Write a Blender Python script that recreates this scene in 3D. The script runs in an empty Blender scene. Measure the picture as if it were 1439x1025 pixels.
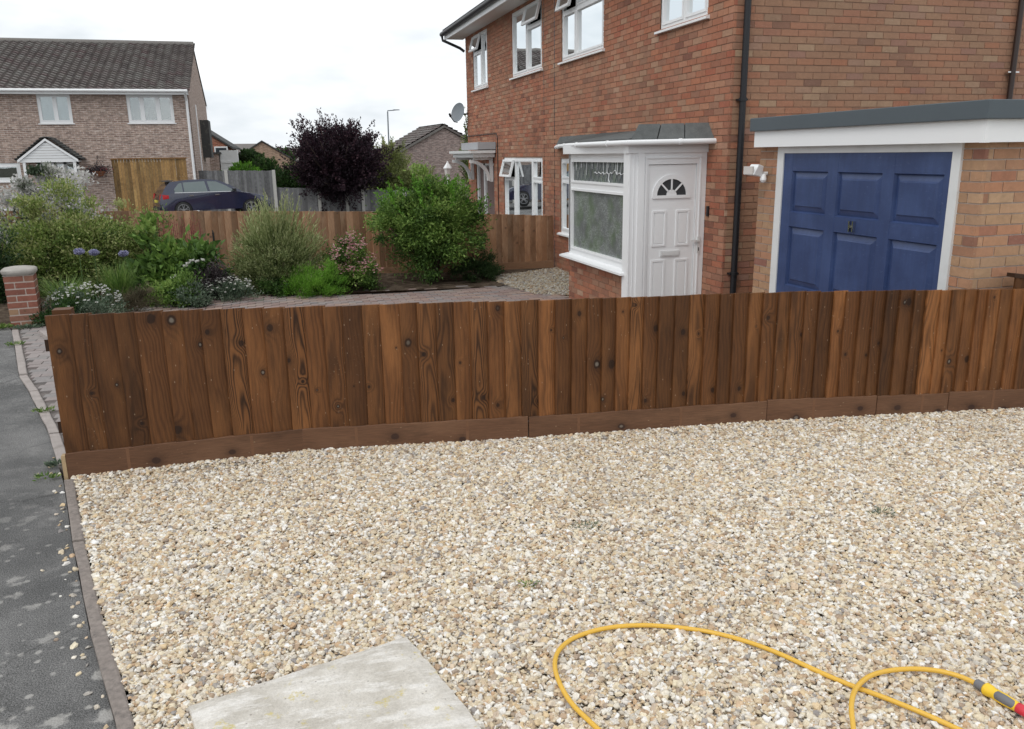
import bpy, math, random
import numpy as np
from mathutils import Vector, Matrix
PI = math.pi
rad = math.radians
RNG = np.random.default_rng(7)
random.seed(7)
SC = bpy.context.scene
COL = SC.collection

# ------------------------------------------------------------------ camera
CAM_H = 1.85
yaw, tilt, roll = rad(16.21), rad(14.38), rad(0.87)
_r = Vector((math.cos(yaw), -math.sin(yaw), 0))
_f = Vector((math.sin(yaw)*math.cos(tilt), math.cos(yaw)*math.cos(tilt), -math.sin(tilt)))
_d = _f.cross(_r)
_cr, _sr = math.cos(roll), math.sin(roll)
_right = _cr*_r + _sr*_d
_down = -_sr*_r + _cr*_d
cam = bpy.data.objects.new('camera', bpy.data.cameras.new('camera'))
COL.objects.link(cam)
m = Matrix((( _right.x, -_down.x, -_f.x, 0), (_right.y, -_down.y, -_f.y, 0), (_right.z, -_down.z, -_f.z, CAM_H), (0, 0, 0, 1)))
cam.matrix_world = m
cam.data.sensor_width = 36
cam.data.lens = 1153/1439*36
cam.data.clip_start = 0.05
cam.data.clip_end = 2000
SC.camera = cam

# ------------------------------------------------------------------ sky, sun, exposure
SUN_EL, SUN_AZ = rad(52), rad(-128)       # azimuth from +Y towards +X
w = bpy.data.worlds.new('World'); SC.world = w; w.use_nodes = True
nt = w.node_tree; nt.nodes.clear()
def wn(t, **k):
    n = nt.nodes.new(t)
    for a, b in k.items(): setattr(n, a, b)
    return n
sky = wn('ShaderNodeTexSky', sky_type='NISHITA', sun_disc=False)
sky.sun_elevation = SUN_EL; sky.sun_rotation = SUN_AZ
sky.air_density = 1.0; sky.dust_density = 3.0
hs = wn('ShaderNodeHueSaturation'); hs.inputs['Saturation'].default_value = 0.25
nt.links.new(sky.outputs[0], hs.inputs['Color'])
tc = wn('ShaderNodeTexCoord')
mp = wn('ShaderNodeMapping'); mp.inputs['Scale'].default_value = (1.6, 1.6, 4.5)
nt.links.new(tc.outputs['Generated'], mp.inputs['Vector'])
nz = wn('ShaderNodeTexNoise'); nz.inputs['Scale'].default_value = 2.2; nz.inputs['Detail'].default_value = 5; nz.inputs['Roughness'].default_value = 0.5
nt.links.new(mp.outputs[0], nz.inputs['Vector'])
cr_ = wn('ShaderNodeValToRGB')
cr_.color_ramp.elements[0].position = 0.38; cr_.color_ramp.elements[0].color = (6.3, 6.85, 7.3, 1)
cr_.color_ramp.elements[1].position = 0.62; cr_.color_ramp.elements[1].color = (10.6, 10.7, 10.8, 1)
nt.links.new(nz.outputs['Fac'], cr_.inputs['Fac'])
mx = wn('ShaderNodeMix', data_type='RGBA'); mx.inputs['Factor'].default_value = 0.93
nt.links.new(hs.outputs[0], mx.inputs['A']); nt.links.new(cr_.outputs[0], mx.inputs['B'])
bg = wn('ShaderNodeBackground'); bg.inputs['Strength'].default_value = 0.115
out = wn('ShaderNodeOutputWorld')
nt.links.new(mx.outputs['Result'], bg.inputs['Color']); nt.links.new(bg.outputs[0], out.inputs[0])
sl = bpy.data.lights.new('sun', 'SUN'); sl.energy = 0.9; sl.angle = rad(28); sl.color = (1, 0.97, 0.92)
so = bpy.data.objects.new('sun', sl); COL.objects.link(so)
sd = Vector((math.sin(SUN_AZ)*math.cos(SUN_EL), math.cos(SUN_AZ)*math.cos(SUN_EL), math.sin(SUN_EL)))
so.rotation_euler = sd.to_track_quat('Z', 'Y').to_euler(); so.location = (0, 0, 30)
SC.view_settings.view_transform = 'Standard'; SC.view_settings.look = 'None'
SC.view_settings.exposure = 0.12; SC.view_settings.gamma = 1.0; SC.view_settings.use_curve_mapping = False
SC.cycles.max_bounces = 6; SC.cycles.transparent_max_bounces = 12

# ------------------------------------------------------------------ node helper
class S:
    """socket wrapper with arithmetic"""
    def __init__(s, g, k): s.g, s.k = g, k
    def _b(s, op, o, rev=False):
        return s.g.m(op, o, s) if rev else s.g.m(op, s, o)
    def __add__(s, o): return s._b('ADD', o)
    __radd__ = __add__
    def __mul__(s, o): return s._b('MULTIPLY', o)
    __rmul__ = __mul__
    def __sub__(s, o): return s._b('SUBTRACT', o)
    def __rsub__(s, o): return s._b('SUBTRACT', o, True)
    def __truediv__(s, o): return s._b('DIVIDE', o)
class G:
    def __init__(s, name):
        s.mat = bpy.data.materials.new(name); s.mat.use_nodes = True
        s.t = s.mat.node_tree; s.t.nodes.clear()
    def n(s, ty, **props):
        n = s.t.nodes.new(ty)
        for a, b in props.items(): setattr(n, a, b)
        return n
    def set(s, sock, v):
        if isinstance(v, S): s.t.links.new(v.k, sock)
        elif isinstance(v, (tuple, list)) and sock.type == 'RGBA' and len(v) == 3: sock.default_value = (*v, 1)
        else: sock.default_value = v
    def m(s, op, a, b=0.0, c=0.0, clamp=False):
        n = s.n('ShaderNodeMath', operation=op, use_clamp=clamp)
        s.set(n.inputs[0], a); s.set(n.inputs[1], b)
        if op in ('SMOOTH_MIN', 'MULTIPLY_ADD', 'COMPARE', 'WRAP'): s.set(n.inputs[2], c)
        return S(s, n.outputs[0])
    def attr(s, name, comp='Fac', ty='GEOMETRY'):
        n = s.n('ShaderNodeAttribute', attribute_name=name, attribute_type=ty)
        return S(s, n.outputs[comp])
    def sep(s, v):
        n = s.n('ShaderNodeSeparateXYZ'); s.set(n.inputs[0], v)
        return [S(s, o) for o in n.outputs]
    def vec(s, x, y, z):
        n = s.n('ShaderNodeCombineXYZ')
        for i, q in enumerate((x, y, z)): s.set(n.inputs[i], q)
        return S(s, n.outputs[0])
    def pos(s, kind='world'):
        if kind == 'world': return S(s, s.n('ShaderNodeNewGeometry').outputs['Position'])
        return S(s, s.n('ShaderNodeTexCoord').outputs['Object'])
    def vscale(s, v, sc):
        n = s.n('ShaderNodeMapping'); s.set(n.inputs[0], v); n.inputs['Scale'].default_value = sc
        return S(s, n.outputs[0])
    def noise(s, v, scale, detail=3, rough=0.5, dist=0.0, out='Fac'):
        n = s.n('ShaderNodeTexNoise'); s.set(n.inputs['Vector'], v)
        n.inputs['Scale'].default_value = scale; n.inputs['Detail'].default_value = detail
        n.inputs['Roughness'].default_value = rough; n.inputs['Distortion'].default_value = dist
        return S(s, n.outputs[0 if out == 'Fac' else 1])
    def voro(s, v, scale, feature='F1', out='Distance', rand=1.0):
        n = s.n('ShaderNodeTexVoronoi', feature=feature); s.set(n.inputs['Vector'], v)
        n.inputs['Scale'].default_value = scale; n.inputs['Randomness'].default_value = rand
        return S(s, n.outputs[out])
    def ramp(s, f, stops, interp='LINEAR'):
        n = s.n('ShaderNodeValToRGB'); s.set(n.inputs[0], f); r = n.color_ramp; r.interpolation = interp
        while len(r.elements) < len(stops): r.elements.new(0.5)
        for e, (p, c) in zip(r.elements, stops):
            e.position = p; e.color = (*c, 1) if len(c) == 3 else c
        return S(s, n.outputs[0])
    def smooth(s, v, a, b):
        n = s.n('ShaderNodeMapRange', interpolation_type='SMOOTHSTEP')
        s.set(n.inputs[0], v); s.set(n.inputs[1], a); s.set(n.inputs[2], b)
        n.inputs[3].default_value = 0; n.inputs[4].default_value = 1
        return S(s, n.outputs[0])
    def mix(s, f, a, b, bt='MIX'):
        n = s.n('ShaderNodeMix', data_type='RGBA', blend_type=bt)
        s.set(n.inputs['Factor'], f); s.set(n.inputs['A'], a); s.set(n.inputs['B'], b)
        return S(s, n.outputs['Result'])
    def mul(s, col, f):
        n = s.n('ShaderNodeVectorMath', operation='SCALE'); s.set(n.inputs[0], col); s.set(n.inputs['Scale'], f)
        return S(s, n.outputs[0])
    def orand(s): return S(s, s.n('ShaderNodeObjectInfo').outputs['Random'])
    def bump(s, h, strength=0.3, dist=0.01):
        n = s.n('ShaderNodeBump'); s.set(n.inputs['Height'], h)
        n.inputs['Strength'].default_value = strength; n.inputs['Distance'].default_value = dist
        return S(s, n.outputs[0])
    def bsdf(s, col, rough=0.7, normal=None, spec=0.5, metal=0.0, coat=0.0, **k):
        p = s.n('ShaderNodeBsdfPrincipled')
        s.set(p.inputs['Base Color'], col); s.set(p.inputs['Roughness'], rough)
        s.set(p.inputs['Specular IOR Level'], spec); s.set(p.inputs['Metallic'], metal)
        p.inputs['Coat Weight'].default_value = coat; p.inputs['Coat Roughness'].default_value = 0.05
        if normal: s.set(p.inputs['Normal'], normal)
        return S(s, p.outputs[0])
    def out(s, sh):
        o = s.n('ShaderNodeOutputMaterial'); s.t.links.new(sh.k, o.inputs[0]); return s.mat

def plain(name, col, rough=0.5, var=0.08, scale=6.0, metal=0.0, spec=0.5, bump=0.05, coat=0.0, dirt=None, dirt_amt=0.0):
    g = G(name); p = g.pos()
    n = g.noise(p, scale, 4, 0.6)
    c = g.mul(g.mix(0.0, col, col), 1 - var + n*2*var)
    if dirt:
        dn = g.smooth(g.noise(p, scale*0.6, 6, 0.7), 0.5, 0.75)
        c = g.mix(dn*dirt_amt, c, dirt)
    nb = g.bump(g.noise(p, scale*14, 2), bump, 0.004) if bump else None
    return g.out(g.bsdf(c, g.m('ADD', n*0.12, rough-0.06), nb, spec, metal, coat))

def brick_mat(name, stops, blotch=(0.1, 0.06, 0.05), grey=0.0):
    g = G(name); p = g.pos()
    r = g.m('FRACT', g.attr('rnd') + g.orand())
    c = g.ramp(r, stops)
    n = g.noise(p, 26, 5, 0.65); n2 = g.noise(p, 120, 3, 0.6); big = g.noise(p, 0.9, 3)
    c = g.mul(c, 0.50 + n*0.62 + big*0.42)
    st_ = g.noise(g.vscale(p, (1.2, 1.2, .35)), 1.6, 4, .65)
    c = g.mix(g.smooth(st_, .48, .72)*0.38, c, g.mul(c, 0.62))
    c = g.mix(g.smooth(g.noise(p, .45, 3, .5), .46, .62)*0.30, c, (.30, .19, .125))
    c = g.mix(grey, c, (.27, .205, .165))
    c = g.mix(g.smooth(n2, 0.62, 0.75)*0.35, c, blotch)
    c = g.mix(g.smooth(g.noise(p, 55, 2), 0.66, 0.74)*0.3, c, (0.55, 0.45, 0.36))
    return g.out(g.bsdf(c, 0.9, g.bump(n*0.5 + n2, 0.5, 0.004), 0.25))

M = {}
M['brick_front'] = brick_mat('front brick', [(0, (.22, .10, .07)), (.10, (.36, .155, .095)), (.26, (.40, .165, .10)), (.38, (.33, .135, .085)), (.5, (.42, .21, .135)), (.62, (.30, .15, .10)), (.74, (.40, .235, .155)), (.86, (.43, .18, .105)), (.95, (.35, .12, .075)), (1, (.46, .30, .21))], grey=0.0)
M['brick_side'] = brick_mat('side brick', [(0, (.22, .105, .075)), (.07, (.33, .18, .115)), (.3, (.36, .20, .125)), (.45, (.38, .165, .10)), (.58, (.33, .205, .13)), (.72, (.40, .16, .09)), (.84, (.31, .165, .13)), (.95, (.42, .28, .18)), (1, (.20, .10, .075))], grey=.06)
M['brick_garage'] = brick_mat('garage brick', [(0, (.26, .13, .09)), (.12, (.40, .22, .13)), (.32, (.42, .27, .165)), (.5, (.45, .22, .13)), (.66, (.38, .235, .15)), (.8, (.48, .32, .20)), (.93, (.42, .20, .12)), (1, (.24, .11, .09))])
M['brick_pillar'] = brick_mat('pillar brick', [(0, (.19, .08, .06)), (.5, (.27, .105, .075)), (.8, (.25, .12, .085)), (1, (.34, .21, .13))])
def mortar(name, col):
    g = G(name); p = g.pos(); n = g.noise(p, 40, 4, 0.7)
    return g.out(g.bsdf(g.mul(g.mix(0.0, col, col), 0.75 + n*0.5), 0.95, g.bump(n, 0.5, 0.004), 0.2))
M['mortar'] = mortar('mortar', (.34, .215, .155))
M['mortar_pale'] = mortar('pale mortar', (.46, .39, .34))
M['mortar_white'] = mortar('whitish mortar', (.54, .47, .42))
M['upvc'] = plain('white upvc', (.84, .85, .86), 0.42, 0.015, 2, bump=0.0)
M['upvc_dull'] = plain('dull white paint', (.70, .71, .71), 0.45, 0.05, 5, dirt=(.35, .33, .28), dirt_amt=0.25)
M['black'] = plain('black plastic', (.010, .010, .013), 0.45, 0.15, 3, bump=0)
M['brown_pipe'] = plain('brown pipe', (.035, .02, .016), 0.4, 0.15, 3)
M['fascia_grey'] = plain('grey roof edge', (.075, .095, .11), 0.4, 0.12, 2.5)
M['soffit'] = plain('soffit', (.62, .58, .55), 0.6, 0.05)
M['chrome'] = plain('chrome', (.6, .6, .6), 0.2, 0.05, metal=1.0, bump=0)
M['dark'] = plain('dark interior', (.05, .05, .052), 0.9, 0.2, 2)
M['curtain'] = plain('net curtain', (.75, .77, .78), 0.9, 0.1, 8)
M['concrete'] = plain('concrete', (.36, .34, .31), 0.9, 0.25, 9, bump=0.5, dirt=(.12, .11, .10), dirt_amt=0.6)
M['kerb'] = plain('kerb concrete', (.28, .24, .215), 0.92, 0.55, 38, bump=0.9, dirt=(.10, .09, .085), dirt_amt=0.7)
M['kerb_pink'] = plain('kerb pink', (.34, .30, .28), 0.92, 0.25, 14, bump=0.6, dirt=(.16, .14, .12), dirt_amt=0.6)
M['post'] = plain('concrete post', (.50, .49, .46), 0.9, 0.15, 8, bump=0.3)
M['red_post'] = plain('copper stem', (.18, .05, .05), 0.7)
M['terracotta'] = plain('coir basket', (.28, .11, .05), 0.9, 0.3, 20)
M['rubber'] = plain('rubber', (.02, .02, .02), 0.8)
M['rim'] = plain('alloy', (.45, .46, .48), 0.3, 0.05, metal=0.8)
M['navy'] = plain('navy car paint', (.006, .010, .040), 0.25, 0.05, 2, spec=0.5, coat=1.0, bump=0)
M['car_white'] = plain('white car paint', (.75, .76, .78), 0.3, 0.03, 2, coat=0.8, bump=0)
M['red_lamp'] = plain('red lamp', (.45, .01, .015), 0.2, 0.1)
M['plate'] = plain('yellow plate', (.65, .55, .08), 0.4)
M['dish'] = plain('grey dish', (.20, .225, .25), 0.5, 0.1)
M['hose_clip'] = plain('grey rubber grip', (.16, .16, .17), 0.6)
M['red_plastic'] = plain('red plastic', (.60, .03, .05), 0.35)
M['hose'] = plain('yellow hose', (.72, .43, .055), 0.4, 0.06, 30, bump=0.05)
M['nozzle'] = plain('yellow plastic', (.85, .55, .03), 0.35, 0.06, 30, bump=0)

def slate_mat():
    g = G('roof slate'); p = g.pos(); n = g.noise(p, 9, 5, 0.7); n2 = g.noise(p, 90, 3, 0.6)
    c = g.ramp(g.m('FRACT', g.attr('rnd')+g.orand()), [(0, (.085, .092, .092)), (1, (.15, .158, .158))])
    c = g.mul(c, 0.5 + n)
    c = g.mix(g.smooth(n2, .55, .75)*0.5, c, (.22, .23, .20))
    return g.out(g.bsdf(c, 0.85, g.bump(n2, 0.6, 0.006), 0.3))
M['slate'] = slate_mat()

def glass_mat(name='window glass', refl=0.12, tint=(.85, .9, .9), rough=0.01, bumpy=0.0):
    g = G(name)
    lw = g.n('ShaderNodeFresnel'); lw.inputs[0].default_value = 1.9
    f = g.m('ADD', S(g, lw.outputs[0]), refl, clamp=True)
    tr = g.n('ShaderNodeBsdfTransparent'); tr.inputs[0].default_value = (*tint, 1)
    gl = g.n('ShaderNodeBsdfGlossy'); gl.inputs['Roughness'].default_value = rough; gl.inputs['Color'].default_value = (.93, .96, .97, 1)
    if bumpy: g.set(gl.inputs['Normal'], g.bump(g.voro(g.pos(), 70), bumpy, 0.01))
    else: g.set(gl.inputs['Normal'], g.bump(g.noise(g.pos(), 1.1, 1), 0.06, 0.05))
    mxs = g.n('ShaderNodeMixShader'); g.set(mxs.inputs[0], f)
    g.t.links.new(tr.outputs[0], mxs.inputs[1]); g.t.links.new(gl.outputs[0], mxs.inputs[2])
    return g.out(S(g, mxs.outputs[0]))
M['glass'] = glass_mat()
M['car_glass'] = glass_mat('car glass', 0.22, (.22, .27, .28))
def frosted():
    g = G('patterned glass'); p = g.pos()
    v = g.voro(p, 120); n = g.noise(p, 3.2, 4, .6); n2 = g.noise(p, 60, 3, .8)
    zz = g.sep(p)[2]
    c = g.mix(g.smooth(n, .42, .62), (.13, .14, .14), (.115, .155, .10))  # green patches painted into the glass colour in place of a reflection
    c = g.mix(g.smooth(n2, .42, .62)*g.smooth(g.noise(p, 5, 3, .6), .35, .6)*0.75, c, (.36, .39, .38))
    return g.out(g.bsdf(c, 0.30, g.bump(v, 0.35, 0.006), 0.6))
M['frosted'] = frosted()

def wood(name, dark, mid, light, speck=(.45, .33, .2), rough=0.6, grain=1.0, knots=True, lowfreq=0.6):
    g = G(name)
    x, z, e = g.sep(g.attr('bp', 'Vector'))          # x across the board, z up it
    sx, sy, sz = g.sep(g.attr('ba', 'Vector'))       # seed, tone, grain strength
    zz = z + sx*37.0; xx = x + sx*11.0
    wob = g.noise(g.vec(xx*2.0, zz*1.3, sx*9.0), 1.0, 2, .5)
    n1 = g.noise(g.vec(xx*14.0, zz*1.6, sx), 1.0, 3, .55)
    xc = x - (wob - 0.5)*0.16
    u = xc*xc*2300.0*sz + zz*7.0*sz + n1*4.5 + xc*90.0*(1.0 - sz)
    kn = None
    for nm in (('ka', 'kb') if knots else ()):
        kx, kz, kr = g.sep(g.attr(nm, 'Vector'))
        wz = (z - kz)*0.8; wx = x - kx
        wa = g.noise(g.vec(xx*30, zz*24, 0.0), 1.0, 2, .5)
        d = g.m('SQRT', wx*wx + wz*wz) / (kr + 0.0005) + (wa-0.5)*0.5
        halo = g.m('POWER', 2.718, d*d*-0.16)
        u = u + halo*5.0
        core = 1.0 - g.smooth(d, 0.75, 1.15)
        hb = g.m('POWER', 2.718, d*d*-0.28)
        ring = hb*(1.0-core)
        ce = 1.0 - g.smooth(d, 0.25, 0.6)
        kn = (kn or []) + [(core, ring, ce, kr, halo)]
    s1 = g.m('SINE', u*PI)*0.5 + 0.5
    s1 = g.m('POWER', s1, 1.6)
    fine = g.noise(g.vec(xx*320.0, zz*9.0, 3.0), 1.0, 3, .6)
    big = g.noise(g.vec(xx*5.0, zz*1.1, sx*5.0), 1.0, 3, .6)
    c = g.mix(g.m('MULTIPLY', s1, 0.30 + sz*0.68)*grain, g.mix(sz*.35, mid, light), dark)
    c = g.mix(g.smooth(big, .42, .75)*lowfreq, c, light)
    dk = g.smooth(g.noise(g.vec(xx*7.0, zz*2.2, sx*7.0), 1.0, 4, .65), .50, .72)
    c = g.mix(dk*.55, c, g.mul(c, .45))
    c = g.mul(c, (0.40 + fine*1.2)*(0.34 + sy*1.32))
    if kn:
        for core, ring, ce, kr, halo in kn:
            on = g.smooth(kr, 0.0005, 0.001)
            c = g.mix(ring*on*0.5, c, (dark[0]*0.35, dark[1]*0.3, dark[2]*0.35))
            c = g.mix(core*on*0.85, c, (dark[0]*.55, dark[1]*.6, dark[2]*.9))
            c = g.mix(ce*on*0.8*g.smooth(g.m('FRACT', sx*17.0 + kr*50), .74, .80)*.7, c, (.27, .24, .20))
    # small pale flecks and scuffs
    fl = g.smooth(g.voro(g.vec(xx*1.0, zz*0.45, sx*3), 26.0), 0.085, 0.05)
    c = g.mix(fl*0.4, c, speck)
    sc = g.smooth(g.noise(g.vec(xx*90.0, zz*50.0, 1.0), 1.0, 3, .7), .62, .72)*g.smooth(g.noise(g.vec(xx*6.0, zz*1.5, sx*2.0), 1.0, 2), .56, .68)
    c = g.mix(sc*0.4, c, speck)
    return g.out(g.bsdf(c, rough, g.bump(s1*0.5*sz + fine, 0.35, 0.002), 0.3))
M['fence_wood'] = wood('stained fence boards', (.024, .0098, .0042), (.118, .046, .0150), (.265, .112, .038), speck=(.55, .42, .30))
M['gravel_board'] = wood('gravel board', (.055, .025, .013), (.125, .061, .033), (.19, .100, .056), grain=0.35)
M['back_wood'] = wood('back fence boards', (.15, .075, .040), (.27, .150, .085), (.40, .27, .18), grain=0.5, lowfreq=0.7)
M['grey_wood'] = wood('weathered grey boards', (.11, .11, .115), (.16, .16, .165), (.22, .22, .22), grain=0.4, knots=False)
M['gold_wood'] = wood('golden boards', (.16, .085, .030), (.29, .17, .065), (.38, .25, .10), grain=0.6, knots=False)
M['end_grain'] = plain('sawn timber end', (.42, .30, .17), 0.8, 0.2, 30)

def tarmac():
    g = G('old tarmac'); p = g.pos()
    n = g.noise(p, 1.1, 5, .65); f = g.noise(p, 130, 3, .7); v = g.voro(p, 110)
    gr = g.smooth(g.noise(p, 190, 2, .8), .36, .64)
    c = g.mul(g.mix(g.smooth(n, .35, .7), (.105, .104, .103), (.21, .205, .20)), 0.22 + gr*1.1 + f*.35)
    c = g.mix(g.smooth(g.voro(p, 150), .30, .12)*.35, c, (.38, .37, .35))
    c = g.mix(g.smooth(v, .22, .1)*g.smooth(g.noise(p, 40, 2), .45, .65)*0.5, c, (.30, .29, .27))
    warp = g.noise(p, 22, 3, .6)
    sp = g.voro(g.vscale(p, (1, 1, 0.001)), 7.5)
    sel = g.voro(g.vscale(p, (1, 1, 0.001)), 7.5, out='Color')
    sr = g.sep(sel)[0]
    near = 1.0 - g.smooth(g.sep(p)[1], 2.9, 5.5)
    sp2 = g.voro(g.vscale(p, (1, 1, 0.001)), 17); sr2 = g.sep(g.voro(g.vscale(p, (1, 1, 0.001)), 17, out='Color'))[1]
    b1 = g.smooth(sp + (warp-0.5)*0.8, 0.36, 0.16)*g.smooth(sr, .45, .6); b2 = g.smooth(sp2 + (warp-0.5)*0.6, 0.32, 0.14)*g.smooth(sr2, .58, .70)
    blob = g.m('MAXIMUM', b1, b2)*(near*0.8 + 0.12)
    c = g.mix(blob*(0.25 + f*0.75), c, (.50, .48, .45))
    dust = g.smooth(g.noise(g.vscale(p, (1.1, 1.6, 1)), 2.6, 7, .8), .52, .72)
    c = g.mix(dust*(.25+gr*.35), c, (.34, .33, .32))
    crk = g.smooth(g.voro(g.vec(g.sep(p)[0] + warp*0.25, g.sep(p)[1] + warp*0.2, 0.0), 0.75, 'DISTANCE_TO_EDGE'), 0.008, 0.0)
    c = g.mix(crk*0.35, c, (.015, .015, .015))
    return g.out(g.bsdf(c, 0.93, g.bump(f + v*0.6, 0.8, 0.006), 0.3))
M['tarmac'] = tarmac()
def soil():
    g = G('soil'); p = g.pos(); n = g.noise(p, 7, 6, .7); f = g.noise(p, 60, 4, .7)
    c = g.mix(g.smooth(n, .4, .65), (.06, .042, .03), (.15, .115, .085))
    return g.out(g.bsdf(g.mul(c, .5+f), 1.0, g.bump(f, 1.0, 0.02), 0.1))
M['soil'] = soil()
def grassmat():
    g = G('rough ground'); p = g.pos(); n = g.noise(p, .5, 6, .7); f = g.noise(p, 30, 4, .7)
    c = g.mix(n, (.08, .08, .06), (.13, .12, .10))
    return g.out(g.bsdf(g.mul(c, .5+f), 1.0, g.bump(f, 1.0, 0.03), 0.1))
M['ground'] = grassmat()
def stone_mat(name, k=1.0, instanced=True):
    g = G(name)
    r = g.orand() if instanced else g.voro(g.pos(), 55, out='Color')
    if not instanced: r = g.sep(r)[0]
    c = g.ramp(r, [(0, (.62, .54, .41)), (.12, (.82, .79, .73)), (.22, (.57, .45, .28)), (.32, (.72, .63, .46)), (.41, (.40, .27, .15)), (.49, (.86, .84, .81)), (.58, (.50, .44, .36)), (.67, (.64, .47, .26)), (.75, (.27, .20, .15)), (.81, (.52, .33, .17)), (.90, (.76, .70, .59)), (.95, (.18, .16, .16)), (1, (.66, .59, .48))])
    p = g.pos('world'); n = g.noise(p, 90, 4, .7); n2 = g.noise(p, 300, 2, .6)
    c = g.mix(.12, c, (.62, .60, .56)); c = g.mul(c, (0.46 + n*0.96)*k)
    big = g.noise(p, .8, 3, .6)
    c = g.mix(g.smooth(big, .5, .7)*0.22, c, (.40, .32, .22))
    return g.out(g.bsdf(c, 0.75, g.bump(n2, 0.3, 0.002), 0.35))
M['stone'] = stone_mat('pebbles', 1.12)
M['stone_bed'] = stone_mat('gravel bed', 0.5, False)
M['stone_grey'] = stone_mat('dull pebbles', 0.62)
def slabmat():
    g = G('weathered concrete slab'); p = g.pos()
    n = g.noise(p, 6, 6, .7); f = g.noise(p, 110, 4, .75); st = g.noise(g.vscale(p, (3, 9, 3)), 2.2, 5, .7)
    c = g.mix(g.smooth(n, .3, .7), (.50, .46, .40), (.70, .66, .60))
    c = g.mix(g.smooth(st, .46, .64)*0.65, c, (.84, .81, .77))
    c = g.mul(c, .68 + f*.62)
    y = g.smooth(g.noise(p, 11, 4, .6), .58, .66)*g.smooth(g.noise(p, 90, 2, .6), .38, .55)
    c = g.mix(y*0.6, c, (.60, .48, .10))
    pk = g.smooth(g.voro(p, 34), .16, .08)*g.smooth(g.noise(p, 12, 1), .5, .6)
    c = g.mix(pk*0.6, c, (.16, .13, .11))
    return g.out(g.bsdf(c, 0.9, g.bump(f + n, .8, 0.006), .3))
M['slab'] = slabmat()
M['joint_sand'] = mortar('joint sand', (.17, .15, .14))
def paver_mat(name, stops):
    g = G(name); p = g.pos(); r = g.m('FRACT', g.attr('rnd') + g.orand())
    n = g.noise(p, 30, 4, .7); b = g.noise(p, .9, 4, .6)
    c = g.mul(g.ramp(r, stops), .6 + n*.45 + b*.35)
    c = g.mix(g.smooth(b, .5, .66)*.45, c, (.25, .24, .22))
    return g.out(g.bsdf(c, .92, g.bump(n, .5, .004), .3))
M['paver'] = paver_mat('block pavers', [(0, (.24, .17, .15)), (.3, (.30, .22, .20)), (.6, (.26, .235, .23)), (.8, (.36, .25, .20)), (1, (.22, .20, .20))])
M['paver_pale'] = paver_mat('pale block pavers', [(0, (.25, .215, .205)), (.5, (.30, .26, .25)), (1, (.23, .215, .21))])
def blue_paint():
    g = G('faded blue paint'); p = g.pos('world')
    n = g.noise(p, 2.4, 5, .65); f = g.noise(g.vscale(p, (1, 1, 3)), 16, 5, .75)
    c = g.mix(g.smooth(n, .35, .7), (.026, .048, .135), (.042, .073, .185))
    c = g.mix(g.smooth(f, .58, .8)*.55, c, (.17, .22, .36))
    dr = g.noise(g.vscale(p, (30, 30, 2)), 1, 3, .6)
    c = g.mul(c, .8 + dr*.4)
    return g.out(g.bsdf(c, .42, g.bump(f, .15, .003), .5))
M['blue'] = blue_paint()
def far_brick(name, a, b, c_, mort):
    g = G(name); p = g.pos('obj')
    br = g.n('ShaderNodeTexBrick'); g.set(br.inputs['Vector'], g.attr('uvw', 'Vector'))
    br.inputs['Color1'].default_value = (*a, 1); br.inputs['Color2'].default_value = (*b, 1); br.inputs['Mortar'].default_value = (*mort, 1)
    br.inputs['Scale'].default_value = 1.0; br.inputs['Mortar Size'].default_value = 0.008; br.inputs['Bias'].default_value = -0.1
    br.inputs['Brick Width'].default_value = 0.225; br.inputs['Row Height'].default_value = 0.075
    u = g.attr('uvw', 'Vector')
    n = g.noise(g.vscale(u, (1, 3, 1)), 1.8, 5, .7)
    rowl = g.noise(g.vscale(u, (2.2, 9, 1)), 1.0, 3, .75)
    c = g.mix(g.smooth(n, .4, .65)*.6, S(g, br.outputs[0]), c_)
    c = g.mix(g.smooth(rowl, .55, .7)*.6, c, mort)
    br2 = g.smooth(g.noise(g.vscale(u, (4.5, 13, 1)), 1.0, 1, .5), .40, .60)
    c = g.mul(c, .58 + br2*.38 + g.noise(u, 14, 3, .7)*.45)
    return g.out(g.bsdf(c, .95, g.bump(S(g, br.outputs['Fac']), -.3, .01), .2))
M['buff_brick'] = far_brick('buff brick', (.37, .27, .165), (.20, .13, .085), (.41, .32, .215), (.56, .50, .42))
M['pink_brick'] = far_brick('faded pink brick', (.36, .26, .215), (.22, .145, .12), (.42, .33, .28), (.56, .50, .46))
M['mauve_brick'] = far_brick('mauve brick', (.27, .20, .18), (.21, .15, .14), (.32, .25, .23), (.38, .34, .32))
M['tan_brick'] = far_brick('tan brick', (.34, .22, .15), (.28, .18, .13), (.36, .26, .19), (.40, .33, .27))
M['red_brick'] = far_brick('red far brick', (.33, .11, .06), (.26, .09, .06), (.35, .15, .10), (.38, .28, .22))
def tile_mat(name, stops):
    g = G(name); p = g.pos()
    r = g.m('FRACT', g.attr('rnd') + g.orand()); n = g.noise(p, 2.5, 5, .7); f = g.noise(p, 22, 4, .7)
    c = g.mul(g.ramp(r, stops), .5 + f*.6 + n*.4)
    c = g.mix(g.smooth(g.noise(p, 9, 3), .55, .72)*.4, c, (.22, .21, .17))
    return g.out(g.bsdf(c, .9, g.bump(f, .5, .01), .3))
M['tile'] = tile_mat('roof tiles', [(0, (.115, .10, .097)), (.4, (.16, .14, .133)), (.7, (.185, .175, .165)), (1, (.135, .10, .10))])
M['tile_dark'] = tile_mat('dark roof tiles', [(0, (.06, .06, .06)), (1, (.10, .10, .095))])

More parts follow.
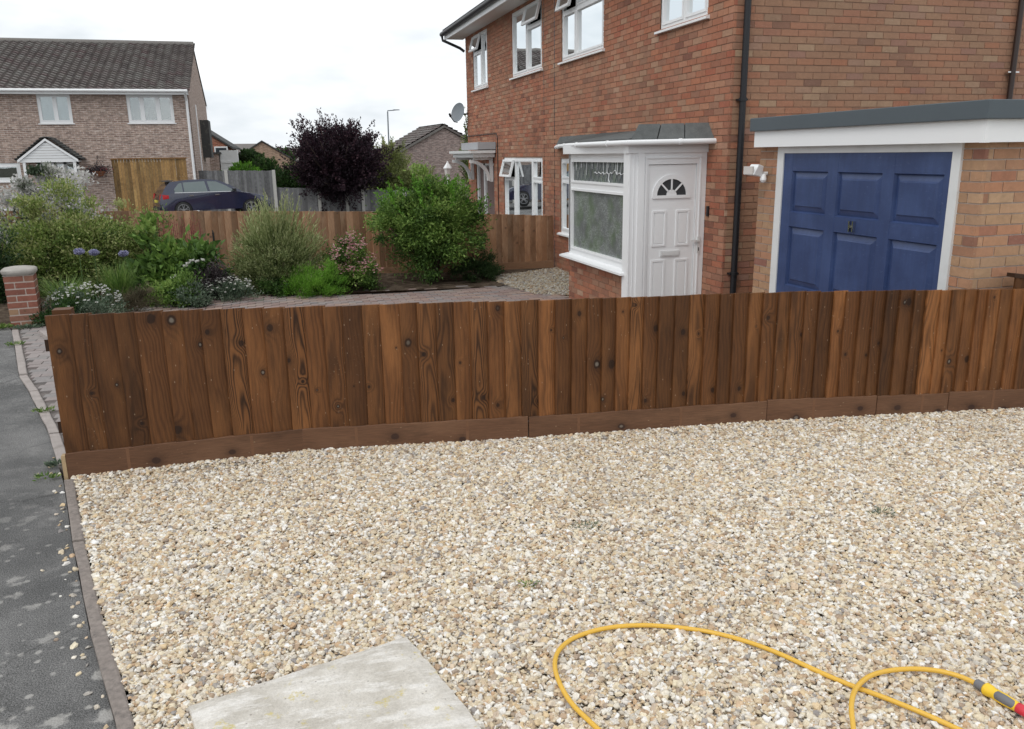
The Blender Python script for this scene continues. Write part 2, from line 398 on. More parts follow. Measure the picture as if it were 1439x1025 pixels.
def leaf_mat(name, stops, trans=0.35, rough=0.55):
    g = G(name); r = g.attr('rnd')
    p = g.pos(); n = g.noise(p, 2.2, 3)
    c = g.mul(g.ramp(r, stops), .72 + n*.56)
    bs = g.bsdf(c, rough, None, .35)
    tr = g.n('ShaderNodeBsdfTranslucent'); g.set(tr.inputs[0], c)
    mxs = g.n('ShaderNodeMixShader'); mxs.inputs[0].default_value = trans
    g.t.links.new(bs.k, mxs.inputs[1]); g.t.links.new(tr.outputs[0], mxs.inputs[2])
    return g.out(S(g, mxs.outputs[0]))
LM = {
 'mid': [(0, (.045, .095, .022)), (.45, (.11, .20, .042)), (.8, (.21, .34, .07)), (1, (.32, .45, .12))],
 'bright': [(0, (.08, .19, .02)), (.5, (.13, .32, .03)), (1, (.22, .44, .06))],
 'willow': [(0, (.07, .11, .035)), (.35, (.20, .25, .09)), (.7, (.42, .46, .22)), (1, (.58, .58, .36))],
 'varieg': [(0, (.06, .09, .05)), (.3, (.16, .19, .13)), (.6, (.50, .50, .46)), (1, (.70, .68, .67))],
 'spirea': [(0, (.05, .085, .025)), (.4, (.13, .20, .045)), (.75, (.26, .34, .09)), (1, (.42, .44, .19))],
 'plum': [(0, (.014, .008, .012)), (.6, (.036, .018, .028)), (1, (.10, .05, .06))],
 'hedge': [(0, (.02, .05, .015)), (.6, (.05, .11, .025)), (1, (.09, .17, .04))],
 'yellow': [(0, (.11, .14, .04)), (.6, (.24, .28, .09)), (1, (.38, .40, .16))],
 'dark': [(0, (.015, .035, .012)), (.6, (.035, .07, .022)), (1, (.06, .11, .035))],
 'brown': [(0, (.04, .035, .02)), (.6, (.10, .085, .05)), (1, (.20, .17, .11))],
 'purple': [(0, (.03, .025, .03)), (.6, (.07, .055, .06)), (1, (.13, .11, .11))],
 'silver': [(0, (.05, .08, .05)), (.6, (.13, .19, .12)), (1, (.28, .33, .25))],
 'grass': [(0, (.07, .14, .03)), (.6, (.17, .28, .06)), (1, (.34, .42, .14))],
 'pinkf': [(0, (.55, .24, .26)), (.6, (.70, .40, .41)), (1, (.80, .60, .60))],
 'whitef': [(0, (.60, .60, .55)), (1, (.85, .85, .82))],
 'bluef': [(0, (.25, .25, .42)), (1, (.50, .50, .68))],
 'redf': [(0, (.25, .05, .06)), (1, (.42, .12, .12))],
}
for k, v in LM.items(): M['leaf_'+k] = leaf_mat('leaf ' + k, v)
M['fan_glass'] = plain('dark glass', (.05, .055, .06), .1, .1, bump=0, spec=.8)
M['neigh_door'] = plain('brown door leaf', (.14, .085, .075), .3, .15)
M['fascia_grey2'] = plain('lead flashing', (.40, .41, .43), .5, .1)
M['gold_trim'] = plain('timber trim', (.22, .11, .035), .7, .1)
M['bark'] = plain('bark', (.07, .05, .038), 0.9, 0.3, 20, bump=0.6)

# ------------------------------------------------------------------ mesh builder
ROOT = {}
def tag(o, label=None, cat=None, group=None, kind=None):
    if label: o['label'] = label
    if cat: o['category'] = cat
    if group: o['group'] = group
    if kind: o['kind'] = kind
    return o
def thing(name, label, cat, loc=(0, 0, 0), rotz=0.0, group=None):
    o = bpy.data.objects.new(name, None); COL.objects.link(o)
    o.location = loc; o.rotation_euler = (0, 0, rotz); o.empty_display_size = 0.1
    ROOT[o.name] = Vector(loc)
    return tag(o, label, cat, group)
def rootloc(p):
    if p is None: return Vector((0, 0, 0))
    return ROOT.get(p.name, Vector((0, 0, 0)))
class MB:
    def __init__(s): s.v = []; s.f = []; s.r = []; s.mi = []; s.a = {}; s.sm = False
    def add(s, vs, fs, r=None, mi=0):
        b = len(s.v); s.v += [tuple(v) for v in vs]
        r = random.random() if r is None else r
        for f in fs: s.f.append([b+i for i in f]); s.r.append(r); s.mi.append(mi)
        return s
    def box(s, x0, x1, y0, y1, z0, z1, r=None, mi=0):
        vs = [(x0, y0, z0), (x1, y0, z0), (x1, y1, z0), (x0, y1, z0), (x0, y0, z1), (x1, y0, z1), (x1, y1, z1), (x0, y1, z1)]
        return s.add(vs, BOXF, r, mi)
    def fbox(s, F, u0, u1, z0, z1, d0, d1, r=None, mi=0):
        """box in a wall frame: u along wall, z up, d outwards"""
        vs = [F(u, z, d) for (u, d, z) in ((u0, d0, z0), (u1, d0, z0), (u1, d1, z0), (u0, d1, z0), (u0, d0, z1), (u1, d0, z1), (u1, d1, z1), (u0, d1, z1))]
        return s.add(vs, BOXF, r, mi)
    def tube(s, pts, rad_, n=8, cap=True, r=None):
        pts = [Vector(p) for p in pts]; R = rad_ if hasattr(rad_, '__len__') else [rad_]*len(pts)
        rings = []; prev = None
        for i, p in enumerate(pts):
            t = (pts[min(i+1, len(pts)-1)] - pts[max(i-1, 0)]).normalized()
            a = prev if prev is not None else (Vector((0, 0, 1)) if abs(t.z) < .9 else Vector((1, 0, 0)))
            x = (a - t*a.dot(t)).normalized(); prev = x; y = t.cross(x)
            rings.append([p + (x*math.cos(2*PI*k/n) + y*math.sin(2*PI*k/n))*R[i] for k in range(n)])
        vs = [v for rg in rings for v in rg]; fs = []
        for i in range(len(pts)-1):
            for k in range(n):
                fs.append((i*n+k, i*n+(k+1) % n, (i+1)*n+(k+1) % n, (i+1)*n+k))
        if cap: fs.append(tuple(range(n-1, -1, -1))); fs.append(tuple(range((len(pts)-1)*n, len(pts)*n)))
        return s.add(vs, fs, r)
    def prism(s, poly, axis_vec, r=None, mi=0):
        n = len(poly); a = Vector(axis_vec); vs = [Vector(p) for p in poly]; vs += [v + a for v in vs]
        fs = [tuple(range(n-1, -1, -1)), tuple(range(n, 2*n))] + [(i, (i+1) % n, n+(i+1) % n, n+i) for i in range(n)]
        return s.add(vs, fs, r, mi)
    def build(s, name, mat, parent=None, world=True, smooth=None, uvw=None, bevel=0.0):
        me = bpy.data.meshes.new(name)
        off = rootloc(parent) if world else Vector((0, 0, 0))
        me.from_pydata([(v[0]-off.x, v[1]-off.y, v[2]-off.z) for v in s.v], [], s.f)
        at = me.attributes.new('rnd', 'FLOAT', 'FACE'); at.data.foreach_set('value', s.r)
        if uvw:
            a2 = me.attributes.new('uvw', 'FLOAT_VECTOR', 'POINT')
            a2.data.foreach_set('vector', [c for v in s.v for c in uvw(Vector(v))])
        for mt in (mat if isinstance(mat, (list, tuple)) else [mat]): me.materials.append(mt)
        if isinstance(mat, (list, tuple)): me.polygons.foreach_set('material_index', s.mi)
        if smooth: me.polygons.foreach_set('use_smooth', [True]*len(s.f)); 
        me.update()
        o = bpy.data.objects.new(name, me); COL.objects.link(o)
        if smooth and smooth is not True:
            me.set_sharp_from_angle(angle=rad(smooth))
        if bevel:
            bm_ = o.modifiers.new('bevel', 'BEVEL'); bm_.width = bevel; bm_.segments = 2; bm_.limit_method = 'ANGLE'
        if parent is not None:
            o.parent = parent; ROOT[o.name] = off if world else Vector((0, 0, 0))
        return o
BOXF = [(0, 3, 2, 1), (4, 5, 6, 7), (0, 1, 5, 4), (1, 2, 6, 5), (2, 3, 7, 6), (3, 0, 4, 7)]
def frame(o, u, n):
    o = Vector(o); u = Vector(u); n = Vector(n)
    return lambda a, z, d: o + u*a + n*d + Vector((0, 0, z))
def unit_box(name):
    me = bpy.data.meshes.new(name)
    b = MB().box(-.5, .5, -.5, .5, -.5, .5)
    me.from_pydata(b.v, [], b.f); a = me.attributes.new('rnd', 'FLOAT', 'FACE'); me.update(); return me
def link(name, me, parent, loc, rotz=0.0, scale=(1, 1, 1), rot=None):
    o = bpy.data.objects.new(name, me); COL.objects.link(o); o.parent = parent
    o.location = Vector(loc) - rootloc(parent); o.rotation_euler = rot if rot else (0, 0, rotz); o.scale = scale
    return o
def gz(x, y):
    sm = lambda t: (lambda q: q*q*(3-2*q))(min(1, max(0, t)))
    return -0.2*sm((x+3)/5)*sm((y-5.8)/6) - 0.42*sm((y-15)/18)

# ------------------------------------------------------------------ ground
xs = sorted(set([-600, -200, -60, -20] + [round(-10+i*.5, 2) for i in range(45)] + [20, 40, 100, 300, 600]))
ys = sorted(set([-300, -60, -20, -5] + [round(i*.5, 2) for i in range(80)] + [50, 80, 150, 400, 900]))
b = MB(); vs = [(x, y, gz(x, y) - .06) for y in ys for x in xs]; nx = len(xs)
b.add(vs, [(j*nx+i, j*nx+i+1, (j+1)*nx+i+1, (j+1)*nx+i) for j in range(len(ys)-1) for i in range(nx-1)])
tag(b.build('ground', M['ground'], smooth=True), kind='structure')
def sheet(name, poly, mat, dz=0.0, step=.4, kind='structure', zf=None):
    """a sheet clipped to a polygon (rows in y), following the terrain"""
    ylo, yhi = min(p[1] for p in poly), max(p[1] for p in poly)
    n = max(1, int((yhi-ylo)/step)); yy = sorted(set([ylo+(yhi-ylo)*i/n for i in range(n+1)] + [p[1] for p in poly]))
    b = MB()
    def span(y):
        xs_ = []
        for (x0, y0), (x1, y1) in zip(poly, poly[1:]+poly[:1]):
            if y0 != y1 and min(y0, y1) <= y <= max(y0, y1): xs_.append(x0+(x1-x0)*(y-y0)/(y1-y0))
        return (min(xs_), max(xs_)) if xs_ else None
    rows = []
    for y in yy:
        e = 1e-5; s_ = span(min(max(y, ylo+e), yhi-e)); rows.append((y, s_))
    K = 16
    vs = []
    for y, s_ in rows:
        for k in range(K+1):
            x = s_[0]+(s_[1]-s_[0])*k/K; vs.append((x, y, (zf or gz)(x, y)+dz))
    b.add(vs, [(j*(K+1)+i, j*(K+1)+i+1, (j+1)*(K+1)+i+1, (j+1)*(K+1)+i) for j in range(len(rows)-1) for i in range(K)])
    return tag(b.build(name, mat, smooth=True), kind=kind)
EDGE = [(0.30, -1.2), (-.17, .8), (-.61, 2.58), (-.83, 3.31), (-1.07, 4.21), (-1.29, 5.1), (-1.60, 6.15), (-2.02, 7.4), (-2.24, 8.0), (-2.88, 10.3), (-3.3, 11.4)]
def edge_x(y):
    for (x0, y0), (x1, y1) in zip(EDGE, EDGE[1:]):
        if y0 <= y <= y1: return x0+(x1-x0)*(y-y0)/(y1-y0)
    return EDGE[-1][0] if y > 0 else EDGE[0][0]
sheet('pavement', [(-2.6, -1.2)] + EDGE + [(-5.4, 11.4)], M['tarmac'], 0.0)
sheet('road', [(-9, -4), (-2.75, -4), (-5.55, 11.4), (-12, 34), (-16, 34)], M['tarmac'], -.045)
sheet('gravel_bed', [(x+.07, y) for x, y in EDGE[:6]] + [(1.55, 5.0), (6.6, 4.2), (6.6, -1.2)], M['stone_bed'], -.012)
sheet('garden_soil', [(-3.2, 10.4), (-2.0, 11.2), (-1.0, 12.2), (.4, 12.75), (2.2, 13.1), (3.4, 12.5), (3.9, 12.9), (5.0, 14.4), (-5.2, 14.9), (-4.4, 11.4)], M['soil'], .012, step=.25)
sheet('block_paving', [(-1.2, 5.42), (4.6, 5.2), (4.9, 8.3), (4.1, 9.5), (4.1, 11.6), (3.8, 12.9), (3.45, 12.9), (1.8, 13.2), (-.2, 12.9), (-2.0, 12.2), (-3.2, 11.0), (-2.84, 10.3), (-2.2, 8.0), (-1.56, 6.15), (-1.25, 5.43)], M['joint_sand'], .0, step=.25)

# far drive in front of the left house
sheet('driveway', [(-12, 16), (6, 16), (6, 39), (-15, 39)], M['tarmac'], .004, step=1)

# ------------------------------------------------------------------ kerb stones along the pavement
kroot = tag(MB().add([(EDGE[0][0]+.035, -1.2, -.06), (EDGE[0][0]+.05, -1.2, -.06), (EDGE[0][0]+.05, -1.1, -.06)], [(0, 1, 2)]).build('kerb', M['kerb']), kind='structure')
KJ = [-1.2, -.32, .6, 1.5, 2.40, 3.31, 4.21, 5.12, 5.4, 6.10, 6.75, 7.37, 8.0, 8.75, 9.58, 10.3]
for i, (a, c_) in enumerate(zip(KJ, KJ[1:])):
    if 5.1 < a < 5.3: continue
    g_ = .006; y0, y1 = a+g_, c_-g_; n = 3; b = MB(); vs = []
    wd = .060 if a < 5 else .072
    h = .018 + random.uniform(-.004, .006)
    t0, t1 = random.uniform(-.005, .005), random.uniform(-.005, .005)
    for k in range(n+1):
        y = y0+(y1-y0)*k/n; x = edge_x(y); z = gz(x, y) + h + random.uniform(-.002, .002) + t0*(k/n)
        e1, e2 = random.uniform(-.003, .003), random.uniform(-.003, .003)
        vs += [(x+e1, y, z-.1), (x+.003+e1, y, z-.004), (x+.010, y, z), (x+wd-.01, y, z), (x+wd-.002+e2, y, z-.005), (x+wd+e2, y, z-.1)]
    fs = []
    for k in range(n):
        for q in range(5): fs.append((k*6+q, k*6+q+1, (k+1)*6+q+1, (k+1)*6+q))
    fs += [(0, 5, 4, 3, 2, 1), tuple(n*6+q for q in range(6))]
    b.add(vs, fs); b.build('kerb_stone', M['kerb'] if a < 5 else M['kerb_pink'], kroot)

# ------------------------------------------------------------------ block paving
PAVE = [(-1.2, 5.45), (4.5, 5.1), (4.9, 8.2), (4.05, 9.0), (4.05, 11.6), (3.70, 11.9), (3.45, 12.75), (2.8, 13.0), (1.9, 13.15), (.7, 13.0), (-.06, 12.86), (-.87, 12.5), (-1.7, 12.1), (-2.6, 11.0), (-3.1, 10.3), (-2.5, 8.0), (-2.3, 7.4), (-1.9, 6.15), (-1.5, 5.5)]
def inside(poly, x, y):
    c_ = False
    for (x0, y0), (x1, y1) in zip(poly, poly[1:]+poly[:1]):
        if (y0 > y) != (y1 > y) and x < (x1-x0)*(y-y0)/(y1-y0)+x0: c_ = not c_
    return c_
pav = []
j = 0; y = 5.4
while y < 13.3:
    x = -3.2 + (.105 if j % 2 else 0)
    while x < 5.2:
        if inside(PAVE, x, y) and x > edge_x(y)+.06: pav.append((x, y))
        x += .21
    y += .105; j += 1
bp_me = unit_box('paver'); bp_me.materials.append(M['paver'])
bp_pale = unit_box('paver'); bp_pale.materials.append(M['paver_pale'])
base = bpy.data.objects['block_paving']
def pv_vis(p): return (p[0] < -1.30 and p[1] < 10.4)
ind = [p for p in pav if pv_vis(p)]
rest = [p for p in pav if not pv_vis(p)]
ind.sort(key=lambda p: p[1]); 
for p in ind[:290]:
    xl = max(p[0]-.101, edge_x(p[1])+.092); xr = p[0]+.101
    if xr-xl > .02: link('paver', bp_pale, base, ((xl+xr)/2, p[1], -.028+random.uniform(-.0015, .0015)), 0, (xr-xl, .1005, .08))
rest += ind[290:]
b = MB()
for x, y in rest:
    z = gz(x, y) + random.uniform(-.003, .003)+.01
    b.box(x-.099, x+.099, y-.048, y+.048, z-.05, z)
o = b.build('paver_area', M['paver'], base); o['kind'] = 'stuff'

# ------------------------------------------------------------------ gravel (geometry nodes instances)
def gravel(name, pts, size, mat, label=None, zr=.012):
    n = len(pts); me = bpy.data.meshes.new(name); me.vertices.add(n)
    me.vertices.foreach_set('co', np.asarray(pts, dtype=np.float32).ravel())
    rot = np.stack([RNG.normal(0, .35, n), RNG.normal(0, .35, n), RNG.uniform(0, 6.28, n)], 1)
    s_ = size*np.clip(RNG.lognormal(0, .36, n), .45, 2.1)
    scl = np.stack([s_*RNG.uniform(.85, 1.35, n), s_*RNG.uniform(.7, 1.0, n), s_*RNG.uniform(.4, .75, n)], 1)
    for nm, ar in (('rot', rot), ('scl', scl)):
        a = me.attributes.new(nm, 'FLOAT_VECTOR', 'POINT'); a.data.foreach_set('vector', ar.astype(np.float32).ravel())
    o = bpy.data.objects.new(name, me); COL.objects.link(o); o['kind'] = 'stuff'
    ng = bpy.data.node_groups.new(name+' scatter', 'GeometryNodeTree')
    ng.interface.new_socket('Geometry', in_out='INPUT', socket_type='NodeSocketGeometry')
    ng.interface.new_socket('Geometry', in_out='OUTPUT', socket_type='NodeSocketGeometry')
    N, L = ng.nodes.new, ng.links.new
    gi, go = N('NodeGroupInput'), N('NodeGroupOutput')
    j2 = N('GeometryNodeJoinGeometry')
    for q in range(5):
        ic = N('GeometryNodeMeshIcoSphere'); ic.inputs['Radius'].default_value = .5; ic.inputs['Subdivisions'].default_value = 2
        sp = N('GeometryNodeSetPosition'); ps = N('GeometryNodeInputPosition')
        ns = N('ShaderNodeTexNoise'); ns.inputs['Scale'].default_value = 1.7 + q*.25; ns.inputs['Detail'].default_value = 1
        ad = N('ShaderNodeVectorMath'); ad.operation = 'ADD'; ad.inputs[1].default_value = (q*7.3, q*3.1, q*1.7)
        L(ps.outputs[0], ad.inputs[0]); L(ad.outputs[0], ns.inputs['Vector'])
        sb = N('ShaderNodeVectorMath'); sb.operation = 'SUBTRACT'; sb.inputs[1].default_value = (.5, .5, .5); L(ns.outputs['Color'], sb.inputs[0])
        sc = N('ShaderNodeVectorMath'); sc.operation = 'SCALE'; sc.inputs['Scale'].default_value = .95; L(sb.outputs[0], sc.inputs[0])
        L(ic.outputs[0], sp.inputs['Geometry']); L(sc.outputs[0], sp.inputs['Offset'])
        sf = N('GeometryNodeSetShadeSmooth'); sf.inputs['Shade Smooth'].default_value = (q % 2 == 0); L(sp.outputs[0], sf.inputs['Geometry'])
        g2 = N('GeometryNodeGeometryToInstance'); L(sf.outputs[0], g2.inputs[0]); L(g2.outputs[0], j2.inputs[0])
    sm = N('GeometryNodeSetMaterial'); sm.inputs['Material'].default_value = mat; L(j2.outputs[0], sm.inputs['Geometry'])
    ip = N('GeometryNodeInstanceOnPoints'); L(gi.outputs[0], ip.inputs['Points']); L(sm.outputs[0], ip.inputs['Instance']); ip.inputs['Pick Instance'].default_value = True
    rv = N('FunctionNodeRandomValue'); rv.data_type = 'INT'; rv.inputs[4].default_value = 0; rv.inputs[5].default_value = 4; L(rv.outputs[2], ip.inputs['Instance Index'])
    for nm, sk in (('rot', None), ('scl', 'Scale')):
        na = N('GeometryNodeInputNamedAttribute'); na.data_type = 'FLOAT_VECTOR'; na.inputs['Name'].default_value = nm
        if sk: L(na.outputs[0], ip.inputs[sk])
        else:
            er = N('FunctionNodeEulerToRotation'); L(na.outputs[0], er.inputs[0]); L(er.outputs[0], ip.inputs['Rotation'])
    L(ip.outputs[0], go.inputs[0])
    me.materials.append(mat)
    md = o.modifiers.new('scatter', 'NODES'); md.node_group = ng
    return o
FPL = [(-1.30, 5.20), (.1, 5.21), (1.55, 4.98), (3.23, 4.78), (5.15, 4.43), (7, 4.09)]     # line of the front fence
def fy(x):
    return float(np.interp(x, [p[0] for p in FPL], [p[1] for p in FPL]))
def scatter(x0, x1, y0, y1, dens, ok, zlo, zhi):
    n = int((x1-x0)*(y1-y0)*dens); gx = RNG.uniform(x0, x1, n); gy = RNG.uniform(y0, y1, n)
    k = ok(gx, gy); gx, gy = gx[k], gy[k]
    return gx, gy, RNG.uniform(zlo, zhi, len(gx))
ex = np.array([p[0] for p in EDGE]); ey = np.array([p[1] for p in EDGE])
fx_ = np.array([p[0] for p in FPL]); fy_ = np.array([p[1] for p in FPL])
und = lambda x, y: .004*np.sin(x*2.1+y*1.3)+.004*np.sin(x*1.1-y*2.7)
okg = lambda x, y: (x > np.interp(y, ey, ex)+.075) & (y < np.interp(x, fx_, fy_) - .025)
P = []
gx, gy, zz = scatter(-1.3, 6.4, 1.3, 5.25, 13500, okg, -.008, .010); P.append(np.stack([gx, gy, zz+und(gx, gy)], 1))
# a little heap against the gravel board and a few strays on kerb and tarmac
gx = RNG.uniform(-1.25, 6.2, 5200); gy = np.interp(gx, fx_, fy_) - .03 - np.abs(RNG.normal(0, .05, 5200)); P.append(np.stack([gx, gy, RNG.uniform(.004, .020, 5200)], 1))
gy = RNG.uniform(2.2, 5.2, 900); gx = np.interp(gy, ey, ex)+.06+np.abs(RNG.normal(0, .03, 900)); P.append(np.stack([gx, gy, RNG.uniform(.004, .016, 900)], 1))
gy = RNG.uniform(2.0, 5.6, 70); gx = np.interp(gy, ey, ex)-np.abs(RNG.normal(0, .05, 70))-.005; P.append(np.stack([gx, gy, np.full(70, .002)], 1))
gravel('gravel', np.concatenate(P), .0166, M['stone'])
GP = [(3.75, 11.6), (4.2, 11.3), (4.95, 11.6), (5.0, 14.2), (3.6, 13.6), (3.55, 12.9)]
n = 16000; gx = RNG.uniform(3.5, 5.0, n); gy = RNG.uniform(11.3, 14.3, n)
k = np.array([inside(GP, a, c_) for a, c_ in zip(gx, gy)]); gx, gy = gx[k], gy[k]
gravel('gravel', np.stack([gx, gy, np.array([gz(a, c_) for a, c_ in zip(gx, gy)])+RNG.uniform(.004, .022, len(gx))], 1), .026, M['stone_grey'])

# ------------------------------------------------------------------ board fences
def board_mesh(name, wdt, zb, zt, seed, tone, grain, knots=(), thick=.020, thin=.006, bow=0.0):
    """feather-edge board, local x across (thin edge at 0), front towards -y"""
    me = bpy.data.meshes.new(name); K = 6; vs = []; bp = []
    for k in range(K+1):
        z = zb+(zt-zb)*k/K; bw = bow*math.sin(PI*k/K)
        top = .0
        for x, yf, yb in ((0, -thick+.003, 0), (.003, -thick, 0), (wdt*.5, -(thin+thick)/2-.001, 0), (wdt, -thin, 0)):
            zz = z + (random.uniform(-.0015, .0015) if k == K else 0)
            vs.append((x+bw, yf-.001, zz)); bp.append((x-wdt/2, z, 0))
        vs.append((wdt+bw, 0, z)); bp.append((wdt/2, z, 1)); vs.append((bw, 0, z)); bp.append((-wdt/2, z, 1))
    n = 6; fs = []
    for k in range(K):
        for q in range(n):
            fs.append((k*n+q, k*n+(q+1) % n, (k+1)*n+(q+1) % n, (k+1)*n+q))
    fs += [tuple(range(n-1, -1, -1)), tuple(K*n+q for q in range(n))]
    me.from_pydata(vs, [], fs)
    a = me.attributes.new('bp', 'FLOAT_VECTOR', 'POINT'); a.data.foreach_set('vector', [c_ for p in bp for c_ in p])
    def const(nm, v):
        a = me.attributes.new(nm, 'FLOAT_VECTOR', 'POINT'); a.data.foreach_set('vector', list(v)*len(vs))
    const('ba', (seed, tone, grain))
    kk = list(knots)+[(0, 0, 0)]*2
    const('ka', kk[0]); const('kb', kk[1]); me.update()
    return me

EDGES = [-1.266, -1.134, -1.033, -0.904, -0.789, -0.649, -0.539, -0.431, -0.313, -0.186, -0.073, 0.049, 0.173, 0.286, 0.403, 0.522, 0.636, 0.752, 0.862, 0.977, 1.091, 1.194, 1.302, 1.411, 1.518, 1.628, 1.738, 1.848, 1.954, 2.05, 2.149, 2.237, 2.338, 2.435, 2.546, 2.65, 2.755, 2.86, 2.96, 3.067, 3.167, 3.271, 3.363, 3.457, 3.556, 3.656, 3.744, 3.845, 3.946, 4.028, 4.129, 4.231, 4.32, 4.417, 4.5, 4.597, 4.687, 4.765, 4.857, 4.955, 5.048, 5.15, 5.25, 5.35, 5.45, 5.55, 5.65, 5.76]
KNOTS = [(-1.225, .782, .016), (-.712, .939, .026), (-.604, .923, .028), (-1.087, .514, .010), (-.642, .241, .024), (-.408, .834, .014), (-.46, .758, .014), (-.218, .748, .016), (-.108, .552, .015), (-.946, .553, .010), (-.046, .833, .020), (.787, .696, .025), (.886, .617, .014), (1.36, .895, .017), (1.256, .306, .015), (.124, .475, .010), (1.889, .84, .015), (2.016, .492, .026), (2.109, .487, .025), (2.417, .714, .020), (2.597, .68, .018), (4.155, .824, .016), (4.19, .824, .022), (3.765, .471, .010), (4.005, .538, .010), (4.527, .388, .020), (4.663, .398, .022), (2.35, .22, .012), (2.62, .25, .013), (2.83, .26, .016), (3.02, .26, .014), (1.35, .25, .012), (.33, .30, .010), (2.05, .25, .012), (1.62, .26, .010), (3.2, .75, .014), (1.06, .30, .012), (.53, .42, .008), (-.84, .30, .010), (3.45, .62, .012), (4.31, .45, .009), (.05, .62, .012)]
STRONG = {8: 1.0, 11: .95, 21: .95, 24: .9, 31: .9, 18: .7, 23: .5, 1: .45, 3: .35, 35: .6, 19: .6, 52: .6, 41: .5}
TONE = {25: .98, 45: .92, 52: .95, 53: .88, 56: .9, 57: .8, 59: .95, 19: .3, 12: .7, 30: .7, 16: .75, 0: .42, 33: .28, 34: .25, 22: .72, 20: .62, 54: .55, 37: .3, 48: .35, 46: .6}
fence = thing('fence', 'dark stained timber board fence with a low gravel board, in front of the white pebbles', 'fence', (-1.30, 5.20, 0))
for i, (a, c_) in enumerate(zip(EDGES, EDGES[1:])):
    y0, y1 = fy(a), fy(c_); ang = math.atan2(y1-y0, c_-a); wd = math.hypot(c_-a, y1-y0)
    top = float(np.interp(a, [-1.27, .05, 2.9, 5.2], [.995, .953, .926, .885])) + random.uniform(-.004, .004)
    kn = [(kx-(a+c_)/2, kz, kr) for kx, kz, kr in KNOTS if a <= kx < c_][:2]
    if not kn and random.random() < .45:
        kn = [(random.uniform(-.03, .03), random.uniform(.2, .9), random.uniform(.004, .008))]
    gr = STRONG.get(i, random.choice([.0, .08, .15, .25, .4]))
    tn = TONE.get(i, random.uniform(.18, .68))
    me = board_mesh('board', wd+.016, .135, top, random.uniform(0, 9), tn, gr, kn, bow=random.uniform(-.003, .003))
    me.materials.append(M['fence_wood'])
    o = link('board', me, fence, (a-.008, y0-.010, 0), ang)
    o.rotation_euler = (random.uniform(-.006, .006), random.uniform(-.004, .004), ang + rad(4.2) + random.uniform(-.025, .025))
def gboard(x0, x1, z0=-.03, z1=.150, cut=0):
    ya, yb = fy(x0), fy(x1); L = math.hypot(x1-x0, yb-ya); ang = math.atan2(yb-ya, x1-x0)
    me = bpy.data.meshes.new('gravel_board'); K = 12; vs = []; bp = []
    t0, t1 = random.uniform(-.004, .004), random.uniform(-.004, .004)
    for k in range(K+1):
        u = L*k/K; zt = z1+t0+(t1-t0)*k/K+.002*math.sin(k*1.7)
        for y, z in ((-.036, z0), (-.036, zt-.003), (-.033, zt), (-.012, zt), (-.012, z0)):
            vs.append((u, y, z)); bp.append((z-.06, u, 0))
    fs = []
    for k in range(K):
        for q in range(5): fs.append((k*5+q, (k+1)*5+q, (k+1)*5+(q+1) % 5, k*5+(q+1) % 5))
    fs += [(0, 1, 2, 3, 4), tuple(K*5+q for q in (4, 3, 2, 1, 0))]
    me.from_pydata(vs, [], fs)
    a = me.attributes.new('bp', 'FLOAT_VECTOR', 'POINT'); a.data.foreach_set('vector', [c_ for p in bp for c_ in p])
    kn = [(random.uniform(-.04, .02), L*random.uniform(.2, .45), .022), (random.uniform(-.04, .02), L*random.uniform(.6, .9), .018)]
    for nm, v in (('ba', (random.uniform(0, 9), random.uniform(.42, .6), .15)), ('ka', kn[0]), ('kb', kn[1])):
        a = me.attributes.new(nm, 'FLOAT_VECTOR', 'POINT'); a.data.foreach_set('vector', list(v)*len(vs))
    me.materials.append(M['gravel_board']); me.update()
    link('gravel_board', me, fence, (x0, ya, 0), ang)
    # pale sawn marks left by the stacking battens
    u = .33
    while u < L-.02:
        b = MB().box(u, u+.018, -.0368, -.034, z0, z1-.006); u += .72
        o = b.build('batten_mark', M['batten'], None); o.parent = fence; o.location = Vector((x0, ya, 0))-ROOT[fence.name]; o.rotation_euler = (0, 0, ang)
M['batten'] = plain('batten mark', (.165, .078, .038), .8, .2, 30, dirt=(.12, .05, .025), dirt_amt=.8)
for a, c_, dz in ((-1.275, .097, 0), (.103, 1.547, .002), (1.553, 3.227, 0), (3.233, 4.02, .003), (4.026, 4.55, -.002), (4.556, 5.15, .004), (5.155, 6.3, 0)): gboard(a, c_, z1=.160+dz)
b = MB().box(-1.299, -1.277, fy(-1.28)-.036, fy(-1.28)+.014, -.04, .150); b.build('board_end', M['end_grain'], fence)
# posts and rails behind
for px in (-1.20, .62, 2.45, 4.28, 5.9):
    b = MB().box(px-.05, px+.05, fy(px)+.06, fy(px)+.15, -.3, (1.01 if px < -1 else .86)); ps = b.build('post', M['fence_wood'], fence)
    for nm, v in (('ba', (px, .4, .2)), ('ka', (0, 0, 0)), ('kb', (0, 0, 0))):
        a = ps.data.attributes.new(nm, 'FLOAT_VECTOR', 'POINT'); a.data.foreach_set('vector', list(v)*8)
for zr_ in (.28, .78):
    b = MB()
    for (x0, y0), (x1, y1) in zip(FPL, FPL[1:]):
        b.add([(x0, y0+.012, zr_), (x1, y1+.012, zr_), (x1, y1+.055, zr_), (x0, y0+.055, zr_), (x0, y0+.012, zr_+.07), (x1, y1+.012, zr_+.07), (x1, y1+.055, zr_+.05), (x0, y0+.055, zr_+.05)], BOXF)
    b.build('rail', M['gravel_board'], fence)
